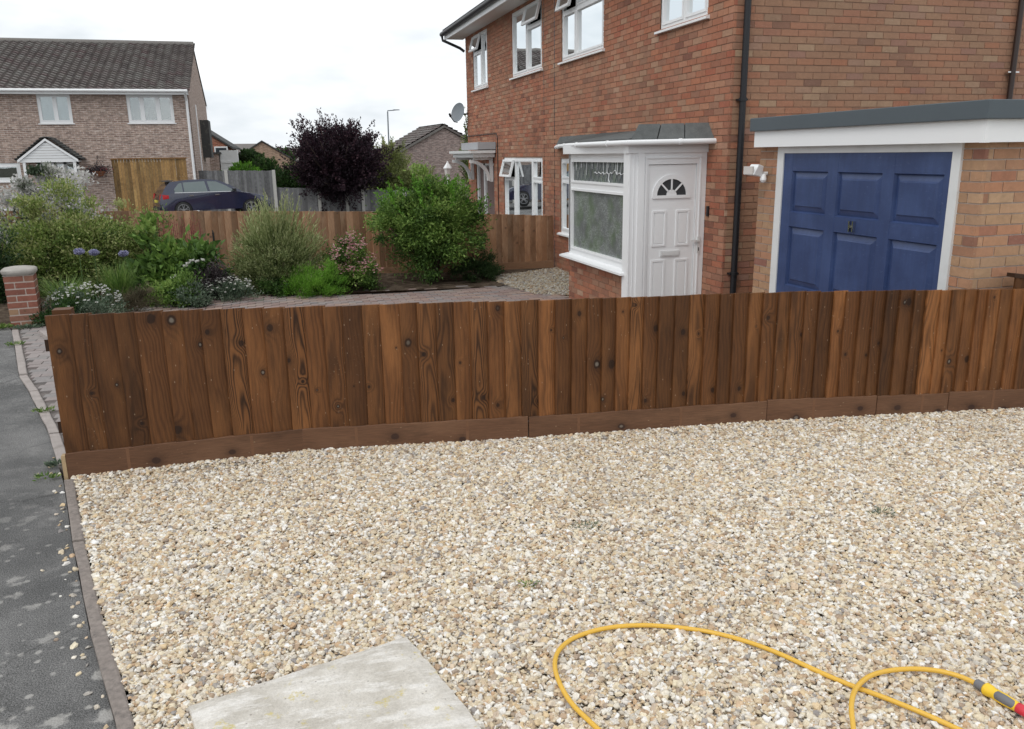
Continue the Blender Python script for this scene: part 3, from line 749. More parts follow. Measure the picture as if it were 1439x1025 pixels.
# dark panel standing just behind the right end
side = thing('dark_fence', 'darker fence panel standing behind the right end of the stained board fence', 'fence', (5.02, 4.55, 0))
for i in range(10):
    a = 5.02+i*.1
    me = board_mesh('board', .112, -.1, .955-i*.012, random.uniform(0, 9), random.uniform(.1, .3), .1); me.materials.append(M['fence_wood'])
    link('board', me, side, (a, fy(a)+.075, 0), rad(-10))
b = MB(); b.add([(5.0, fy(5)+.05, .957), (6.05, fy(6)+.05+.0, .83), (6.05, fy(6)+.12, .83), (5.0, fy(5)+.12, .957), (5.0, fy(5)+.05, .985), (6.05, fy(6)+.05, .86), (6.05, fy(6)+.12, .86), (5.0, fy(5)+.12, .985)], BOXF)
b.build('cap_rail', M['gravel_board'], side)

# brown fence across the garden
bf = thing('board_fence', 'mid brown feather-edge board fence running behind the garden shrubs to the house', 'fence', (4.98, 14.33, -.2))
def bfy(x): return 14.33 + .06*(5-x)
variants = []
for q in range(16):
    kn = [(random.uniform(-.02, .02), random.uniform(.2, 1.0), random.uniform(.008, .016))] if q % 3 == 0 else []
    me = board_mesh('board', .122, -.30, 1.0, random.uniform(0, 9), [.35, .8, .5, 1.0, .65, .42, .85, .55][q % 8], random.choice([0, .2, .5]), kn, thick=.028); me.materials.append(M['back_wood']); variants.append(me)
x = 4.87; i = 0
while x > -6.5:
    zt = .75 + .055*(5-x) if x > 2 else .915+.031*(2-x)
    zt += -.2+.2
    zb = gz(x, 14.4) + .13
    me = random.choice(variants); s_ = (zt-zb)/1.30
    o = link('board', me, bf, (x, bfy(x), 0)); o.scale = (1, 1, s_); o.location.z = zb + .30*s_ + .2 + random.uniform(-.004, .004)
    o.rotation_euler = (0, 0, rad(4) + random.uniform(-.03, .03))
    x -= .105; i += 1
for k in range(6):
    x0 = 4.98-1.9*k; x1 = x0-1.88; z0, z1 = gz(x0, 14.4)-.03, gz(x1, 14.4)-.03
    b = MB().add([(x1, bfy(x1)-.045, z1), (x0, bfy(x0)-.045, z0), (x0, bfy(x0)-.02, z0), (x1, bfy(x1)-.02, z1), (x1, bfy(x1)-.045, z1+.17), (x0, bfy(x0)-.045, z0+.17), (x0, bfy(x0)-.02, z0+.17), (x1, bfy(x1)-.02, z1+.17)], BOXF)
    o = b.build('gravel_board', M['back_wood'], bf)
    vv = [(v.co.z, v.co.x, 0) for v in o.data.vertices]
    a = o.data.attributes.new('bp', 'FLOAT_VECTOR', 'POINT'); a.data.foreach_set('vector', [c_ for p in vv for c_ in p])
    a = o.data.attributes.new('ba', 'FLOAT_VECTOR', 'POINT'); a.data.foreach_set('vector', [random.random()*5, .55, .1]*8)
    b = MB().box(x1-.05, x1+.05, bfy(x1)+.03, bfy(x1)+.12, -.4, (.70 + .04*(5-x1)) if x1 > -1 else .95)
    b.build('post', M['gravel_board'], bf)

# ------------------------------------------------------------------ brick walls
def visible_score(p):
    d = Vector(p) - Vector((0, 0, CAM_H)); zc = d.dot(_f)
    if zc <= 0.1: return 1e9
    X = 719.5 + 1153*d.dot(_right)/zc; Y = 512.5 + 1153*d.dot(_down)/zc
    return zc + (0 if -10 < X < 1450 and -10 < Y < 420 else 500)
class Bricks:
    def __init__(s): s.l = []
    def wall(s, F, un, nn, u0, u1, z0, z1, mi, openings=(), depth=.03, course=.075, ln=.215, jt=.010, bond='stretcher', shift=0.0):
        ua = math.atan2(un[1], un[0]); k = 0; z = z0
        while z + course*.6 <= z1 + .01:
            zt = min(z+course-jt, z1); L = ln+jt
            offs = shift + (L/2 if k % 2 else 0)
            uu = u0 - L + (offs % L); zc = (z+zt)/2
            cuts = [(o[0], o[1]) for o in openings if o[2] < zc < o[3]]
            while uu < u1:
                a, b_ = max(uu, u0), min(uu+ln, u1); uu += L
                segs = [(a, b_)]
                for c0, c1 in cuts:
                    ns = []
                    for p, q in segs:
                        if q <= c0 or p >= c1: ns.append((p, q)); continue
                        if p < c0: ns.append((p, c0))
                        if q > c1: ns.append((c1, q))
                    segs = ns
                for p, q in segs:
                    if q-p < .006: continue
                    c_ = F((p+q)/2, zc, -depth/2 + random.uniform(-.0016, .0016))
                    s.l.append((visible_score(c_), c_, ua, q-p, zt-z, depth, mi, random.uniform(-.004, .004)))
            z += course; k += 1
    def build(s, parent, mats, limit=300):
        s.l.sort(key=lambda t: t[0]); bms = []
        for mt in mats:
            me = unit_box('brick'); me.materials.append(mt); bms.append(me)
        for (_, c_, ua, L, h, d, mi, tw) in s.l[:limit]:
            link('brick', bms[mi], parent, c_, 0, (L, d, h), rot=(0, 0, ua))
        if len(s.l) > limit:
            b = MB()
            for (_, c_, ua, L, h, d, mi, tw) in s.l[limit:]:
                cu, su = math.cos(ua), math.sin(ua); vs = []
                for zz in (-.5, .5):
                    for (p, q) in ((-.5, -.5), (.5, -.5), (.5, .5), (-.5, .5)):
                        px, py = p*L, q*d; vs.append((c_[0]+px*cu-py*su, c_[1]+px*su+py*cu, c_[2]+zz*h))
                b.add(vs, BOXF, random.random(), mi)
            o = b.build('brickwork', mats, parent); o['kind'] = 'stuff'
def backing(b, F, u0, u1, z0, z1, openings, d0=-.18, d1=-.006):
    us = sorted(set([u0, u1] + [q for o in openings for q in o[:2]])); zs = sorted(set([z0, z1] + [q for o in openings for q in o[2:4]]))
    for a, c_ in zip(us, us[1:]):
        for p, q in zip(zs, zs[1:]):
            um, zm = (a+c_)/2, (p+q)/2
            if any(o[0] < um < o[1] and o[2] < zm < o[3] for o in openings): continue
            b.fbox(F, a, c_, p, q, d0, d1)

# ------------------------------------------------------------------ windows
def window(parent, F, u0, u1, z0, z1, vs_=(), lights=(), trans=None, curt=None, sill=True, glass='glass', fr=.05, rec=-.018, room=.9, sillout=.05, mat='upvc', proud=.0):
    """vs_: mullion positions; trans: list per light of transom z or None; lights: indexes whose top light stands open"""
    D0, D1 = rec-.06, rec
    m_ = M[mat]
    b = MB()
    b.fbox(F, u0, u0+fr, z0, z1, D0, D1).fbox(F, u1-fr, u1, z0, z1, D0, D1).fbox(F, u0+fr, u1-fr, z0, z0+fr, D0, D1).fbox(F, u0+fr, u1-fr, z1-fr, z1, D0, D1)
    edges = [u0+fr] + [x for v in vs_ for x in (v-fr*.55, v+fr*.55)] + [u1-fr]
    for v in vs_: b.fbox(F, v-fr*.55, v+fr*.55, z0+fr, z1-fr, D0, D1)
    cells = []
    for i in range(0, len(edges), 2):
        a, c_ = edges[i], edges[i+1]; t = trans[i//2] if trans else None
        if t:
            b.fbox(F, a, c_, t-fr*.5, t+fr*.5, D0, D1); cells.append((a, c_, z0+fr, t-fr*.5, False)); cells.append((a, c_, t+fr*.5, z1-fr, (i//2) in lights))
        else: cells.append((a, c_, z0+fr, z1-fr, False))
    wf = b.build('window', m_, parent)
    for a, c_, p, q, op in cells:
        if op:
            # top hung light, swung outwards
            th = rad(15); h = q-p; hz_ = q+.01; s_ = .045
            def FO(u, z, d, F=F, hz_=hz_, th=th):
                dz = hz_-z; return F(u, hz_ - dz*math.cos(th) + (d-D1)*math.sin(th)*0.5, D1 + dz*math.sin(th) + (d-D1)*math.cos(th))
            b = MB(); a2, c2, p2, q2 = a-.02, c_+.02, p-.015, q+.005
            b.fbox(FO, a2, a2+s_, p2, q2, D1, D1+.045).fbox(FO, c2-s_, c2, p2, q2, D1, D1+.045).fbox(FO, a2+s_, c2-s_, p2, p2+s_, D1, D1+.045).fbox(FO, a2+s_, c2-s_, q2-s_, q2, D1, D1+.045)
            sh = b.build('open_light', m_, wf)
            b = MB().fbox(FO, a2+s_, c2-s_, p2+s_, q2-s_, D1+.02, D1+.024); b.build('pane', M[glass], wf)
        else:
            s_ = .03
            b = MB().fbox(F, a, a+s_, p, q, D0+.01, D1+.012).fbox(F, c_-s_, c_, p, q, D0+.01, D1+.012).fbox(F, a+s_, c_-s_, p, p+s_, D0+.01, D1+.012).fbox(F, a+s_, c_-s_, q-s_, q, D0+.01, D1+.012)
            b.build('sash', m_, wf)
            MB().fbox(F, a+s_, c_-s_, p+s_, q-s_, D0+.025, D0+.031).build('pane', M[glass], wf)
    if sill:
        b = MB()
        vs = [F(u, z, d) for u in (u0-.06, u1+.06) for (z, d) in ((z0-.045, D1-.02), (z0-.045, sillout), (z0-.02, sillout), (z0+.002, D1+.004), (z0+.002, D1-.02))]
        b.add(vs, [(0, 1, 2, 3, 4), (9, 8, 7, 6, 5)] + [(i, 5+i, 5+(i+1) % 5, (i+1) % 5) for i in range(5)]); b.build('sill', m_, wf)
    b = MB().fbox(F, u0, u1, z0, z1, D0-room, D0-room+.02)
    b.fbox(F, u0-.02, u0, z0, z1, D0-room, D0).fbox(F, u1, u1+.02, z0, z1, D0-room, D0).fbox(F, u0, u1, z0-.02, z0, D0-room, D0).fbox(F, u0, u1, z1, z1+.02, D0-room, D0)
    b.build('room', M['dark'], wf)
    for (a, c_, zb) in (curt or ()):
        b = MB(); K = 14; vs = []
        for k in range(K+1):
            u = a+(c_-a)*k/K; dd = D0-.10+.018*math.sin(k*2.1)
            vs += [F(u, zb, dd), F(u, z1-.02, dd)]
        b.add(vs, [(2*k, 2*k+2, 2*k+3, 2*k+1) for k in range(K)]); b.build('curtain', M['curtain'], wf, smooth=True)
    return wf

# ------------------------------------------------------------------ the brick house
XF, YG, YL, GB, EV = 5.02, 8.45, 20.95, -.30, 4.63
house = thing('semi_detached_house', 'red brick pair of houses with white windows, bay and front door behind the fences', 'house', (XF, YG, -.3))
FA = frame((XF, 0, 0), (0, -1, 0), (-1, 0, 0))        # u = -y
FG = frame((0, YG, 0), (1, 0, 0), (0, -1, 0))         # u = x
W1 = (-20.22, -18.88, 3.36, 4.58); W2 = (-16.94, -15.02, 3.36, 4.58); W3 = (-13.97, -12.12, 3.36, 4.58); W4 = (-10.25, -9.04, 3.36, 4.58)
W5 = (-17.68, -15.02, .45, 1.78); DN = (-20.2, -18.5, -.2, 1.68); WN = (-14.02, -13.50, .48, 1.76); BAY = (-13.3, -8.98, -.3, 1.95)
OPS = [W1, W2, W3, W4, W5, DN, WN, BAY]
B = Bricks()
B.wall(FA, (0, -1), (-1, 0), -YL, -YG, -.30, EV, 0, [(o[0], o[1], o[2]-.02, o[3]) for o in OPS])
B.wall(FG, (1, 0), (0, -1), XF+.031, 9.6, -.30, 5.2, 1)
b = MB(); backing(b, FA, -YL, -YG-.009, -.6, EV, OPS, -.22, -.007)
backing(b, FG, XF+.18, 12.5, -.6, 6.0, [], -.22, -.007)
b.box(XF+.25, 12.5, YL-.2, YL, -.6, EV); b.box(12.3, 12.5, YG+.22, YL-.2, -.6, EV)
b.build('wall', M['mortar'], house)
# plain movement joints / party line
b = MB().fbox(FA, -14.93, -14.91, -.2, EV-.02, -.02, .001).fbox(FA, -14.35, -14.32, -.2, EV-.02, -.02, .001); b.build('joint_line', M['brown_pipe'], house)
# bay: brick base with the big patterned window
BX = 4.10; FB = frame((BX, 0, 0), (0, -1, 0), (-1, 0, 0)); BY0, BY1 = 9.02, 11.09
B.wall(FB, (0, -1), (-1, 0), -BY1, -BY0, -.30, .46, 0)
FBl = frame((0, BY0, 0), (1, 0, 0), (0, -1, 0)); 
B.wall(FBl, (1, 0), (0, -1), BX+.031, BX+.12, -.30, .46, 0)
FBr = frame((0, BY1, 0), (-1, 0, 0), (0, 1, 0))
B.wall(FBr, (-1, 0), (0, 1), -XF, -BX, -.30, .46, 0)
b = MB().box(BX+.007, BX+.2, BY0+.01, BY1-.007, -.5, .44).box(BX+.2, XF, BY1-.2, BY1-.007, -.5, .44); b.build('bay_wall', M['mortar'], house)
B.build(house, [M['brick_front'], M['brick_side']])

window(house, FA, *W1, vs_=(-19.45,), trans=[4.18, None], lights=(0,), curt=[(-19.4, -18.95, 3.4)])
window(house, FA, *W2, vs_=(-15.95,), trans=[None, 4.18], lights=(1,), curt=[(-15.6, -15.08, 3.4)])
window(house, FA, *W3, vs_=(-13.31,), trans=[4.12, 4.12], lights=(0,))
window(house, FA, *W4, vs_=(-9.62,), curt=[(-10.2, -9.68, 3.4), (-9.5, -9.08, 3.4)])
window(house, FA, *W5, vs_=(-16.87, -15.65), trans=[1.36, None, 1.36], lights=(0,), curt=[(-16.8, -15.75, .5)])
window(house, FA, *WN, vs_=(), trans=[1.40])
# bay window
bw = window(house, FB, -11.08, -9.04, .47, 1.84, vs_=(), trans=[1.42], glass='frosted', fr=.075, rec=-.0, sillout=.13, room=.5)
b = MB()
for k in range(-6, 15):            # leaded diamonds in the top light
    for sgn in (1, -1):
        u0 = -10.95+k*.14; pts = []
        p0, p1 = (u0, 1.455), (u0+sgn*.19, 1.775)
        t0, t1 = 0, 1
        lo, hi = -10.96, -9.17
        du = p1[0]-p0[0]
        ts = sorted([(lo-p0[0])/du, (hi-p0[0])/du]); t0, t1 = max(0, ts[0]), min(1, ts[1])
        if t1 <= t0: continue
        a = FB(p0[0]+du*t0, p0[1]+.32*t0, -.02); c_ = FB(p0[0]+du*t1, p0[1]+.32*t1, -.02); b.tube([a, c_], .003, 4)
b.build('leading', M['fascia_grey'], bw)
b = MB()
for k in range(26):
    u = -10.2+k*.039; z = 1.60+.012*math.sin(k*1.9)+(.03 if abs(k-17) < 2 else 0) - (.03*(k-17)**2 < .05)*.0
    if k: b.tube([FB(pu, pz, -.016), FB(u, z, -.016)], .006, 4)
    pu, pz = u, z
for (u0, u1, z0, z1) in ((-9.77, -9.45, 1.60, 1.76),):
    b.tube([FB(u0, z0, -.016), FB(u0, z1, -.016), FB(u1, z1, -.016), FB(u1, z0, -.016)], .006, 4)
for k in range(9):
    u = -10.85+k*.19; b.tube([FB(u, 1.76, -.017), FB(u+.03*math.sin(k*3), 1.62+.05*math.sin(k*2.3), -.017)], .003, 4)
b.tube([FB(-9.70, 1.60, -.016), FB(-9.72, 1.53, -.016), FB(-9.69, 1.49, -.016)], .008, 4)
b.build('lace_motif', M['curtain'], bw)
MB().box(BX-.002, BX+.0, 9.0, 9.01, .5, .51)
# white corner post, side frame of the porch, door
YD = 8.90; FD = frame((0, YD, 0), (1, 0, 0), (0, -1, 0))
b = MB().box(4.02, 4.13, 8.90, 9.05, -.3, 1.93).box(4.13, 4.21, 8.885, 9.0, -.3, 1.93)
for k in range(2): b.box(4.03+.05*k, 4.036+.05*k, 8.894, 8.90, -.3, 1.9)
b.build('corner_post', M['upvc'], house)
b = MB().box(4.0, 5.02, 8.88, 9.0, 1.84, 1.965).box(4.02, 4.12, 9.05, 11.12, 1.84, 1.965).box(4.12, 5.02, 9.0, 11.1, 1.93, 1.965)
b.box(4.10, 4.98, 11.04, 11.10, .5, 1.84)
b.build('bay_fascia', M['upvc'], house)
door = MB().fbox(FD, 4.21, 4.27, -.3, 1.84, -.10, .0).fbox(FD, 4.895, 5.015, -.3, 1.84, -.10, .0).fbox(FD, 4.27, 4.895, 1.71, 1.84, -.10, .0).fbox(FD, 4.225, 4.245, -.3, 1.79, 0, .012).fbox(FD, 4.93, 4.945, -.3, 1.79, 0, .012).fbox(FD, 4.245, 4.93, 1.775, 1.79, 0, .012).build('door_frame', M['upvc'], house)
dr = MB().fbox(FD, 4.275, 4.89, -.28, 1.705, -.075, -.018).build('front_door', M['upvc'], house)
def raised(b, F, u0, u1, z0, z1, d, w_=.022, h=.010, inner=.006):
    b.fbox(F, u0, u0+w_, z0, z1, d, d+h).fbox(F, u1-w_, u1, z0, z1, d, d+h).fbox(F, u0+w_, u1-w_, z0, z0+w_, d, d+h).fbox(F, u0+w_, u1-w_, z1-w_, z1, d, d+h)
    b.fbox(F, u0+w_*1.7, u1-w_*1.7, z0+w_*1.7, z1-w_*1.7, d, d+inner)
for (a, c_, p, q) in ((4.335, 4.515, .76, 1.18), (4.645, 4.82, .76, 1.18), (4.335, 4.515, -.16, .60), (4.645, 4.82, -.16, .60)):
    b = MB(); raised(b, FD, a, c_, p, q, -.018); b.build('door_panel', M['upvc'], dr)
b = MB().fbox(FD, 4.45, 4.70, .64, .705, -.018, -.004).fbox(FD, 4.465, 4.685, .652, .693, -.004, .000); b.build('letter_box', M['upvc_dull'], dr)
b = MB().fbox(FD, 4.925, 4.965, .66, .86, -.0, .014).fbox(FD, 4.84, 4.95, .80, .822, .014, .032); b.build('door_handle', M['upvc_dull'], dr)
MB().fbox(FD, 4.94, 4.95, .69, .73, .014, .017).build('keyhole', M['black'], dr)
# fanlight: half round frame, spokes, dark glass
cx, cz, R1, R2 = 4.575, 1.355, .245, .19
b = MB(); n = 20
for k in range(n):
    t0, t1 = PI*k/n, PI*(k+1)/n
    q = [(cx+R*math.cos(t), cz+R*math.sin(t)*.98) for R, t in ((R2, t0), (R1, t0), (R1, t1), (R2, t1))]
    b.add([FD(u, z, -.018) for u, z in q]+[FD(u, z, -.003) for u, z in q], BOXF)
b.fbox(FD, cx-R1, cx+R1, cz-.035, cz, -.018, -.003)
for t in (PI*.25, PI*.5, PI*.75):
    dx, dz = math.cos(t), math.sin(t); px, pz = -dz*.009, dx*.009
    q = [(cx+dx*.06+px, cz+dz*.06+pz), (cx+dx*R2+px, cz+dz*R2+pz), (cx+dx*R2-px, cz+dz*R2-pz), (cx+dx*.06-px, cz+dz*.06-pz)]
    b.add([FD(u, z, -.018) for u, z in q]+[FD(u, z, -.006) for u, z in q], BOXF)
q = [(cx+.065*math.cos(PI*k/10), cz+.065*math.sin(PI*k/10)) for k in range(11)]
b.prism([FD(u, z, -.018) for u, z in q], (0, -.012, 0)); b.build('fanlight_frame', M['upvc'], dr)
q = [(cx+R2*math.cos(PI*k/20), cz+R2*.98*math.sin(PI*k/20)) for k in range(21)]
MB().add([FD(u, z, -.0165) for u, z in q], [tuple(range(21))]).build('fanlight_glass', M['fan_glass'] if 'fan_glass' in M else M['black'], dr)
MB().fbox(FA, -8.84, -8.80, 1.10, 1.22, 0, .02).build('doorbell', M['black'], house)
# bay canopy: eaves line from the far wall, round the bow, to the porch corner
EP = [(5.0, 14.15), (4.70, 13.2), (4.38, 12.2), (4.10, 11.1), (4.00, 10.2), (3.98, 8.80), (5.06, 8.76)]
b = MB()
top = [(5.015, 14.0), (5.015, 13.2), (5.015, 12.2), (5.015, 11.1), (5.015, 10.2), (5.015, 8.98)]
vs = [(x, y, 1.975) for x, y in EP] + [(x, y, 2.12) for x, y in top] + [(4.16, 8.95, 2.145), (5.04, 8.95, 2.155)]
b.add(vs, [(0, 1, 8, 7), (1, 2, 9, 8), (2, 3, 10, 9), (3, 4, 11, 10), (4, 5, 13, 12, 11)]); b.add([vs[5], vs[6], vs[14], vs[13]], [(0, 1, 2, 3)]); b.add([vs[13], vs[14], vs[12]], [(0, 1, 2)])
b.build('canopy_underlay', M['dark'], house)
def slate(p0, p1, p2, p3, th=.012):
    P_ = [Vector(p) for p in (p0, p1, p2, p3)]; n = (P_[1]-P_[0]).cross(P_[3]-P_[0]).normalized()
    if n.z < 0 and abs(n.z) > .05: n = -n
    MB().add([p+n*.003 for p in P_]+[p+n*(th+random.uniform(0, .006)) for p in P_], BOXF).build('slate', M['slate'], house)
lerp = lambda a, c_, t: tuple(a[i]+(c_[i]-a[i])*t for i in range(3))
for a, c_ in ((0, .292), (.306, .612), (.626, .985)):
    e0, e1 = (3.99, 8.80, 1.98), (5.05, 8.77, 1.985); t0, t1 = (4.14, 8.93, 2.15), (5.07, 8.92, 2.165)
    slate(lerp(e0, e1, a), lerp(e0, e1, c_), lerp(t0, t1, c_), lerp(t0, t1, a))
for i in range(5):
    e0, e1 = (*EP[i], 1.985), (*EP[i+1], 1.985); t0 = (*top[i], 2.125); t1 = (*top[i+1], 2.125) if i < 4 else (4.6, 8.98, 2.13)
    for a, c_ in ((0.01, .985),): slate(lerp(e0, e1, a), lerp(e0, e1, c_), lerp(t0, t1, c_), lerp(t0, t1, a))
def gutter(pts, name='gutter', r=.030, mat='upvc', parent=None, clips=True):
    b = MB(); b.tube(pts, r, 10); g_ = b.build(name, M[mat], parent or house, smooth=40)
    for i in range(len(pts)-1) if clips else ():
        p = Vector(pts[i]).lerp(Vector(pts[i+1]), .55); d = (Vector(pts[i+1])-Vector(pts[i])).normalized()
        MB().tube([p-d*.018, p+d*.018], r*1.22, 10).build('gutter_clip', M[mat], g_, smooth=40)
    return g_
gutter([(x-.02, y, 1.955) for x, y in EP[:5]] + [(3.955, 8.775, 1.955), (5.10, 8.735, 1.965)])
# eaves of the main roof
b = MB()
b.box(XF-.42, XF+.02, YG-.05, YL+.35, EV, EV+.02); b.build('soffit', M['soffit'], house)
MB().box(XF-.445, XF-.42, YG-.05, YL+.37, EV-.02, EV+.17).build('fascia', M['upvc'], house)
gutter([(XF-.50, YG-.1, EV+.13), (XF-.50, 14, EV+.13), (XF-.50, YL+.42, EV+.12)], mat='black', r=.055, clips=False)
MB().tube([(XF-.50, YL+.38, EV+.10), (XF-.49, YL+.36, EV-.02), (XF-.10, YL+.16, EV-.22), (XF-.02, YL+.08, EV-.30)], .034, 8).build('gutter_outlet', M['black'], house, smooth=40)
# tiles at the eaves
tl = unit_box('roof_tile'); tl.materials.append(M['tile_dark'])
pitch = rad(32); nrow = 6; y = YG-.1; cnt = 0
rows_ = MB()
for r_ in range(3):
    for k in range(42):
        yy = YG + .0 + k*.305; s_ = r_*.31
        c_ = Vector((XF-.52+.17+s_*math.cos(pitch), yy, EV+.20+.07+s_*math.sin(pitch)))
        link('roof_tile', tl, house, c_, 0, (.40, .298, .03), rot=(0, -pitch+rad(4), 0))
b = MB(); b.add([(XF-.40, YG-.1, EV+.14), (XF-.40, YL+.35, EV+.14), (9, YL+.35, EV+2.55), (9, YG-.1, EV+2.55), (12.9, YG-.1, EV+.14), (12.9, YL+.35, EV+.14)], [(0, 1, 2, 3), (3, 2, 5, 4)]); b.build('roof', M['tile_dark'], house)
# downpipes
MB().tube([(5.14, YG-.06, 4.75), (5.14, YG-.06, 1.2), (5.14, YG-.06, -.3)], .036, 12).build('downpipe', M['black'], house, smooth=40)
dp = bpy.data.objects['downpipe']
for z_ in (2.38, .45): MB().tube([(5.14, YG-.06, z_), (5.14, YG-.06, z_+.035)], .046, 12).box(5.085, 5.195, YG-.075, YG-.005, z_+.006, z_+.026).build('pipe_clip', M['black'], dp, smooth=40)
MB().tube([(8.845, YG-.05, 5.2), (8.845, YG-.05, -.3)], .034, 12).build('downpipe', M['brown_pipe'], house, smooth=40)
MB().box(8.765, 8.935, YG-.06, YG-.01, 2.72, 2.735).build('pipe_bracket', M['chrome'], house)
# neighbour's door canopy, brackets and glazed door
b = MB().box(4.50, 5.0, 18.34, 20.4, 1.79, 1.90).box(4.42, 5.0, 18.27, 20.45, 1.88, 1.94); b.build('canopy', M['upvc_dull'], house)
MB().box(4.60, 5.01, 18.28, 19.9, 1.96, 2.12).build('canopy_flashing', M['fascia_grey2'] if 'fascia_grey2' in M else M['soffit'], house)
for yy in (18.50, 20.30):
    b = MB().box(4.93, 5.0, yy, yy+.07, 1.25, 1.79).box(4.55, 4.93, yy, yy+.07, 1.73, 1.79)
    for k in range(8):
        t0, t1 = PI/2*k/8, PI/2*(k+1)/8
        q = [(4.47+R_*math.sin(t), 1.27+R_*math.cos(t)) for R_, t in ((.47, t0), (.47, t1), (.40, t1), (.40, t0))]
        b.add([(x_, yy+dy_, z_) for dy_ in (0, .07) for x_, z_ in q], BOXF)
    b.build('canopy_bracket', M['upvc_dull'], house)
b = MB()
for u0, u1 in ((-20.2, -20.08), (-19.55, -19.42), (-18.60, -18.5)): b.fbox(FA, u0, u1, -.2, 1.68, -.12, -.03)
b.fbox(FA, -20.2, -18.5, 1.60, 1.68, -.12, -.03); nd = b.build('neighbour_door', M['upvc_dull'], house)
MB().fbox(FA, -20.08, -19.55, -.2, 1.6, -.10, -.08).fbox(FA, -19.42, -18.6, -.2, 1.6, -.10, -.08).build('door_leaf', M['neigh_door'] if 'neigh_door' in M else M['brown_pipe'], nd)
MB().tube([FA(-20.9, 2.30, .012), FA(-18.2, 2.30, .012), FA(-18.12, 2.2, .012), FA(-18.12, -.2, .012)], .010, 6).build('cable', M['brown_pipe'], house)

# ------------------------------------------------------------------ garage
XG, YA, YB = 4.75, 4.65, 7.38
gar = thing('garage', 'flat roofed brick garage with faded blue panelled door beside the house', 'garage', (XG, YA, -.25))
GF = frame((XG, 0, 0), (0, -1, 0), (-1, 0, 0)); GS = frame((0, YA, 0), (1, 0, 0), (0, -1, 0))
B = Bricks()
B.wall(GF, (0, -1), (-1, 0), -YB, -7.045, -.33, 1.885, 0)
B.wall(GF, (0, -1), (-1, 0), -4.865, -YA, -.33, 1.885, 0, shift=.1125)
B.wall(GS, (1, 0), (0, -1), XG+.031, 7.6, -.33, 1.885, 0, shift=.05)
B.build(gar, [M['brick_garage']])
b = MB().box(XG+.007, XG+.2, 7.05, YB, -.5, 1.88).box(XG+.007, XG+.2, YA+.007, 4.87, -.5, 1.88).box(XG+.2, 9.8, YA+.007, YA+.2, -.5, 1.88).box(XG+.2, 9.8, YB-.2, YB, -.5, 1.88).box(9.6, 9.8, YA+.2, YB-.2, -.5, 1.88)
b.build('wall', M['mortar_pale'], gar)
b = MB().box(XG-.02, XG+.1, 6.955, 7.055, -.3, 1.88).box(XG-.02, XG+.1, 4.835, 4.915, -.3, 1.88).box(XG-.02, XG+.1, 4.915, 6.955, 1.82, 1.88)
b.build('door_frame', M['upvc_dull'], gar)
gd = MB().box(XG+.02, XG+.06, 4.91, 6.96, -.28, 1.825).build('garage_door', M['blue'], gar)
FGd = frame((XG+.02, 0, 0), (0, -1, 0), (-1, 0, 0))
def gpanel(u0, u1, z0, z1):
    """sunk field with bevelled raised centre"""
    b = MB(); e = .012
    r0 = [(u0, z0), (u1, z0), (u1, z1), (u0, z1)]; r1 = [(u0+e, z0+e), (u1-e, z0+e), (u1-e, z1-e), (u0+e, z1-e)]
    w_ = .055; r2 = [(u0+w_, z0+w_), (u1-w_, z0+w_), (u1-w_, z1-w_), (u0+w_, z1-w_)]; w2 = w_+.012
    r3 = [(u0+w2, z0+w2), (u1-w2, z0+w2), (u1-w2, z1-w2), (u0+w2, z1-w2)]
    vs = []
    for rr, d in ((r0, .028), (r1, .002), (r2, .016), (r3, .026)): vs += [FGd(u, z, d) for u, z in rr]
    fs = []
    for k in range(3):
        for q in range(4): fs.append((k*4+q, k*4+(q+1) % 4, (k+1)*4+(q+1) % 4, (k+1)*4+q))
    fs.append((12, 13, 14, 15)); b.add(vs, fs); b.build('door_panel', M['blue'], gd)
colsu = [(-6.82, -6.30), (-6.17, -5.62), (-5.49, -4.98)]; rowz = [(1.28, 1.66), (.59, 1.15), (-.14, .45)]
# stiles and rails stand proud; panels sink between them
b = MB(); us = [-6.96] + [q for c_ in colsu for q in c_] + [-4.91]
for k in range(0, 8, 2): b.fbox(FGd, us[k], us[k+1], -.28, 1.825, 0, .028)
zs_ = [-.28, -.14, .45, .59, 1.15, 1.28, 1.66, 1.825]
for (a, c_) in colsu:
    for k in range(0, 8, 2): b.fbox(FGd, a, c_, zs_[k], zs_[k+1], 0, .027)
b.build('door_rails', M['blue'], gd)
for a, c_ in colsu:
    for p, q in rowz: gpanel(a, c_, p, q)
b = MB().fbox(FGd, -5.945, -5.93, 1.17, 1.26, .028, .055).fbox(FGd, -5.90, -5.885, 1.17, 1.26, .028, .055).fbox(FGd, -5.93, -5.90, 1.205, 1.225, .028, .06); b.build('door_handle', M['chrome'], gd)
# fascia, roof edge
b = MB().box(XG-.09, XG-.06, YA-.07, YB-.02, 1.88, 2.035).box(XG-.06, 9.9, YA-.07, YA-.04, 1.88, 2.035).box(XG-.06, 9.9, YB-.05, YB-.02, 1.88, 2.035).box(XG-.06, 9.87, YA-.04, YB-.05, 1.885, 1.90)
b.build('fascia', M['upvc'], gar)
MB().box(XG-.094, XG-.05, YA-.074, YA-.03, 1.878, 2.035).build('fascia_corner', M['upvc'], gar)
b = MB()
ox, oy = XG-.125, YA-.105
b.box(ox, 9.95, oy, YB+.02, 2.03, 2.155); b.build('roof', M['fascia_grey'], gar, bevel=.006)
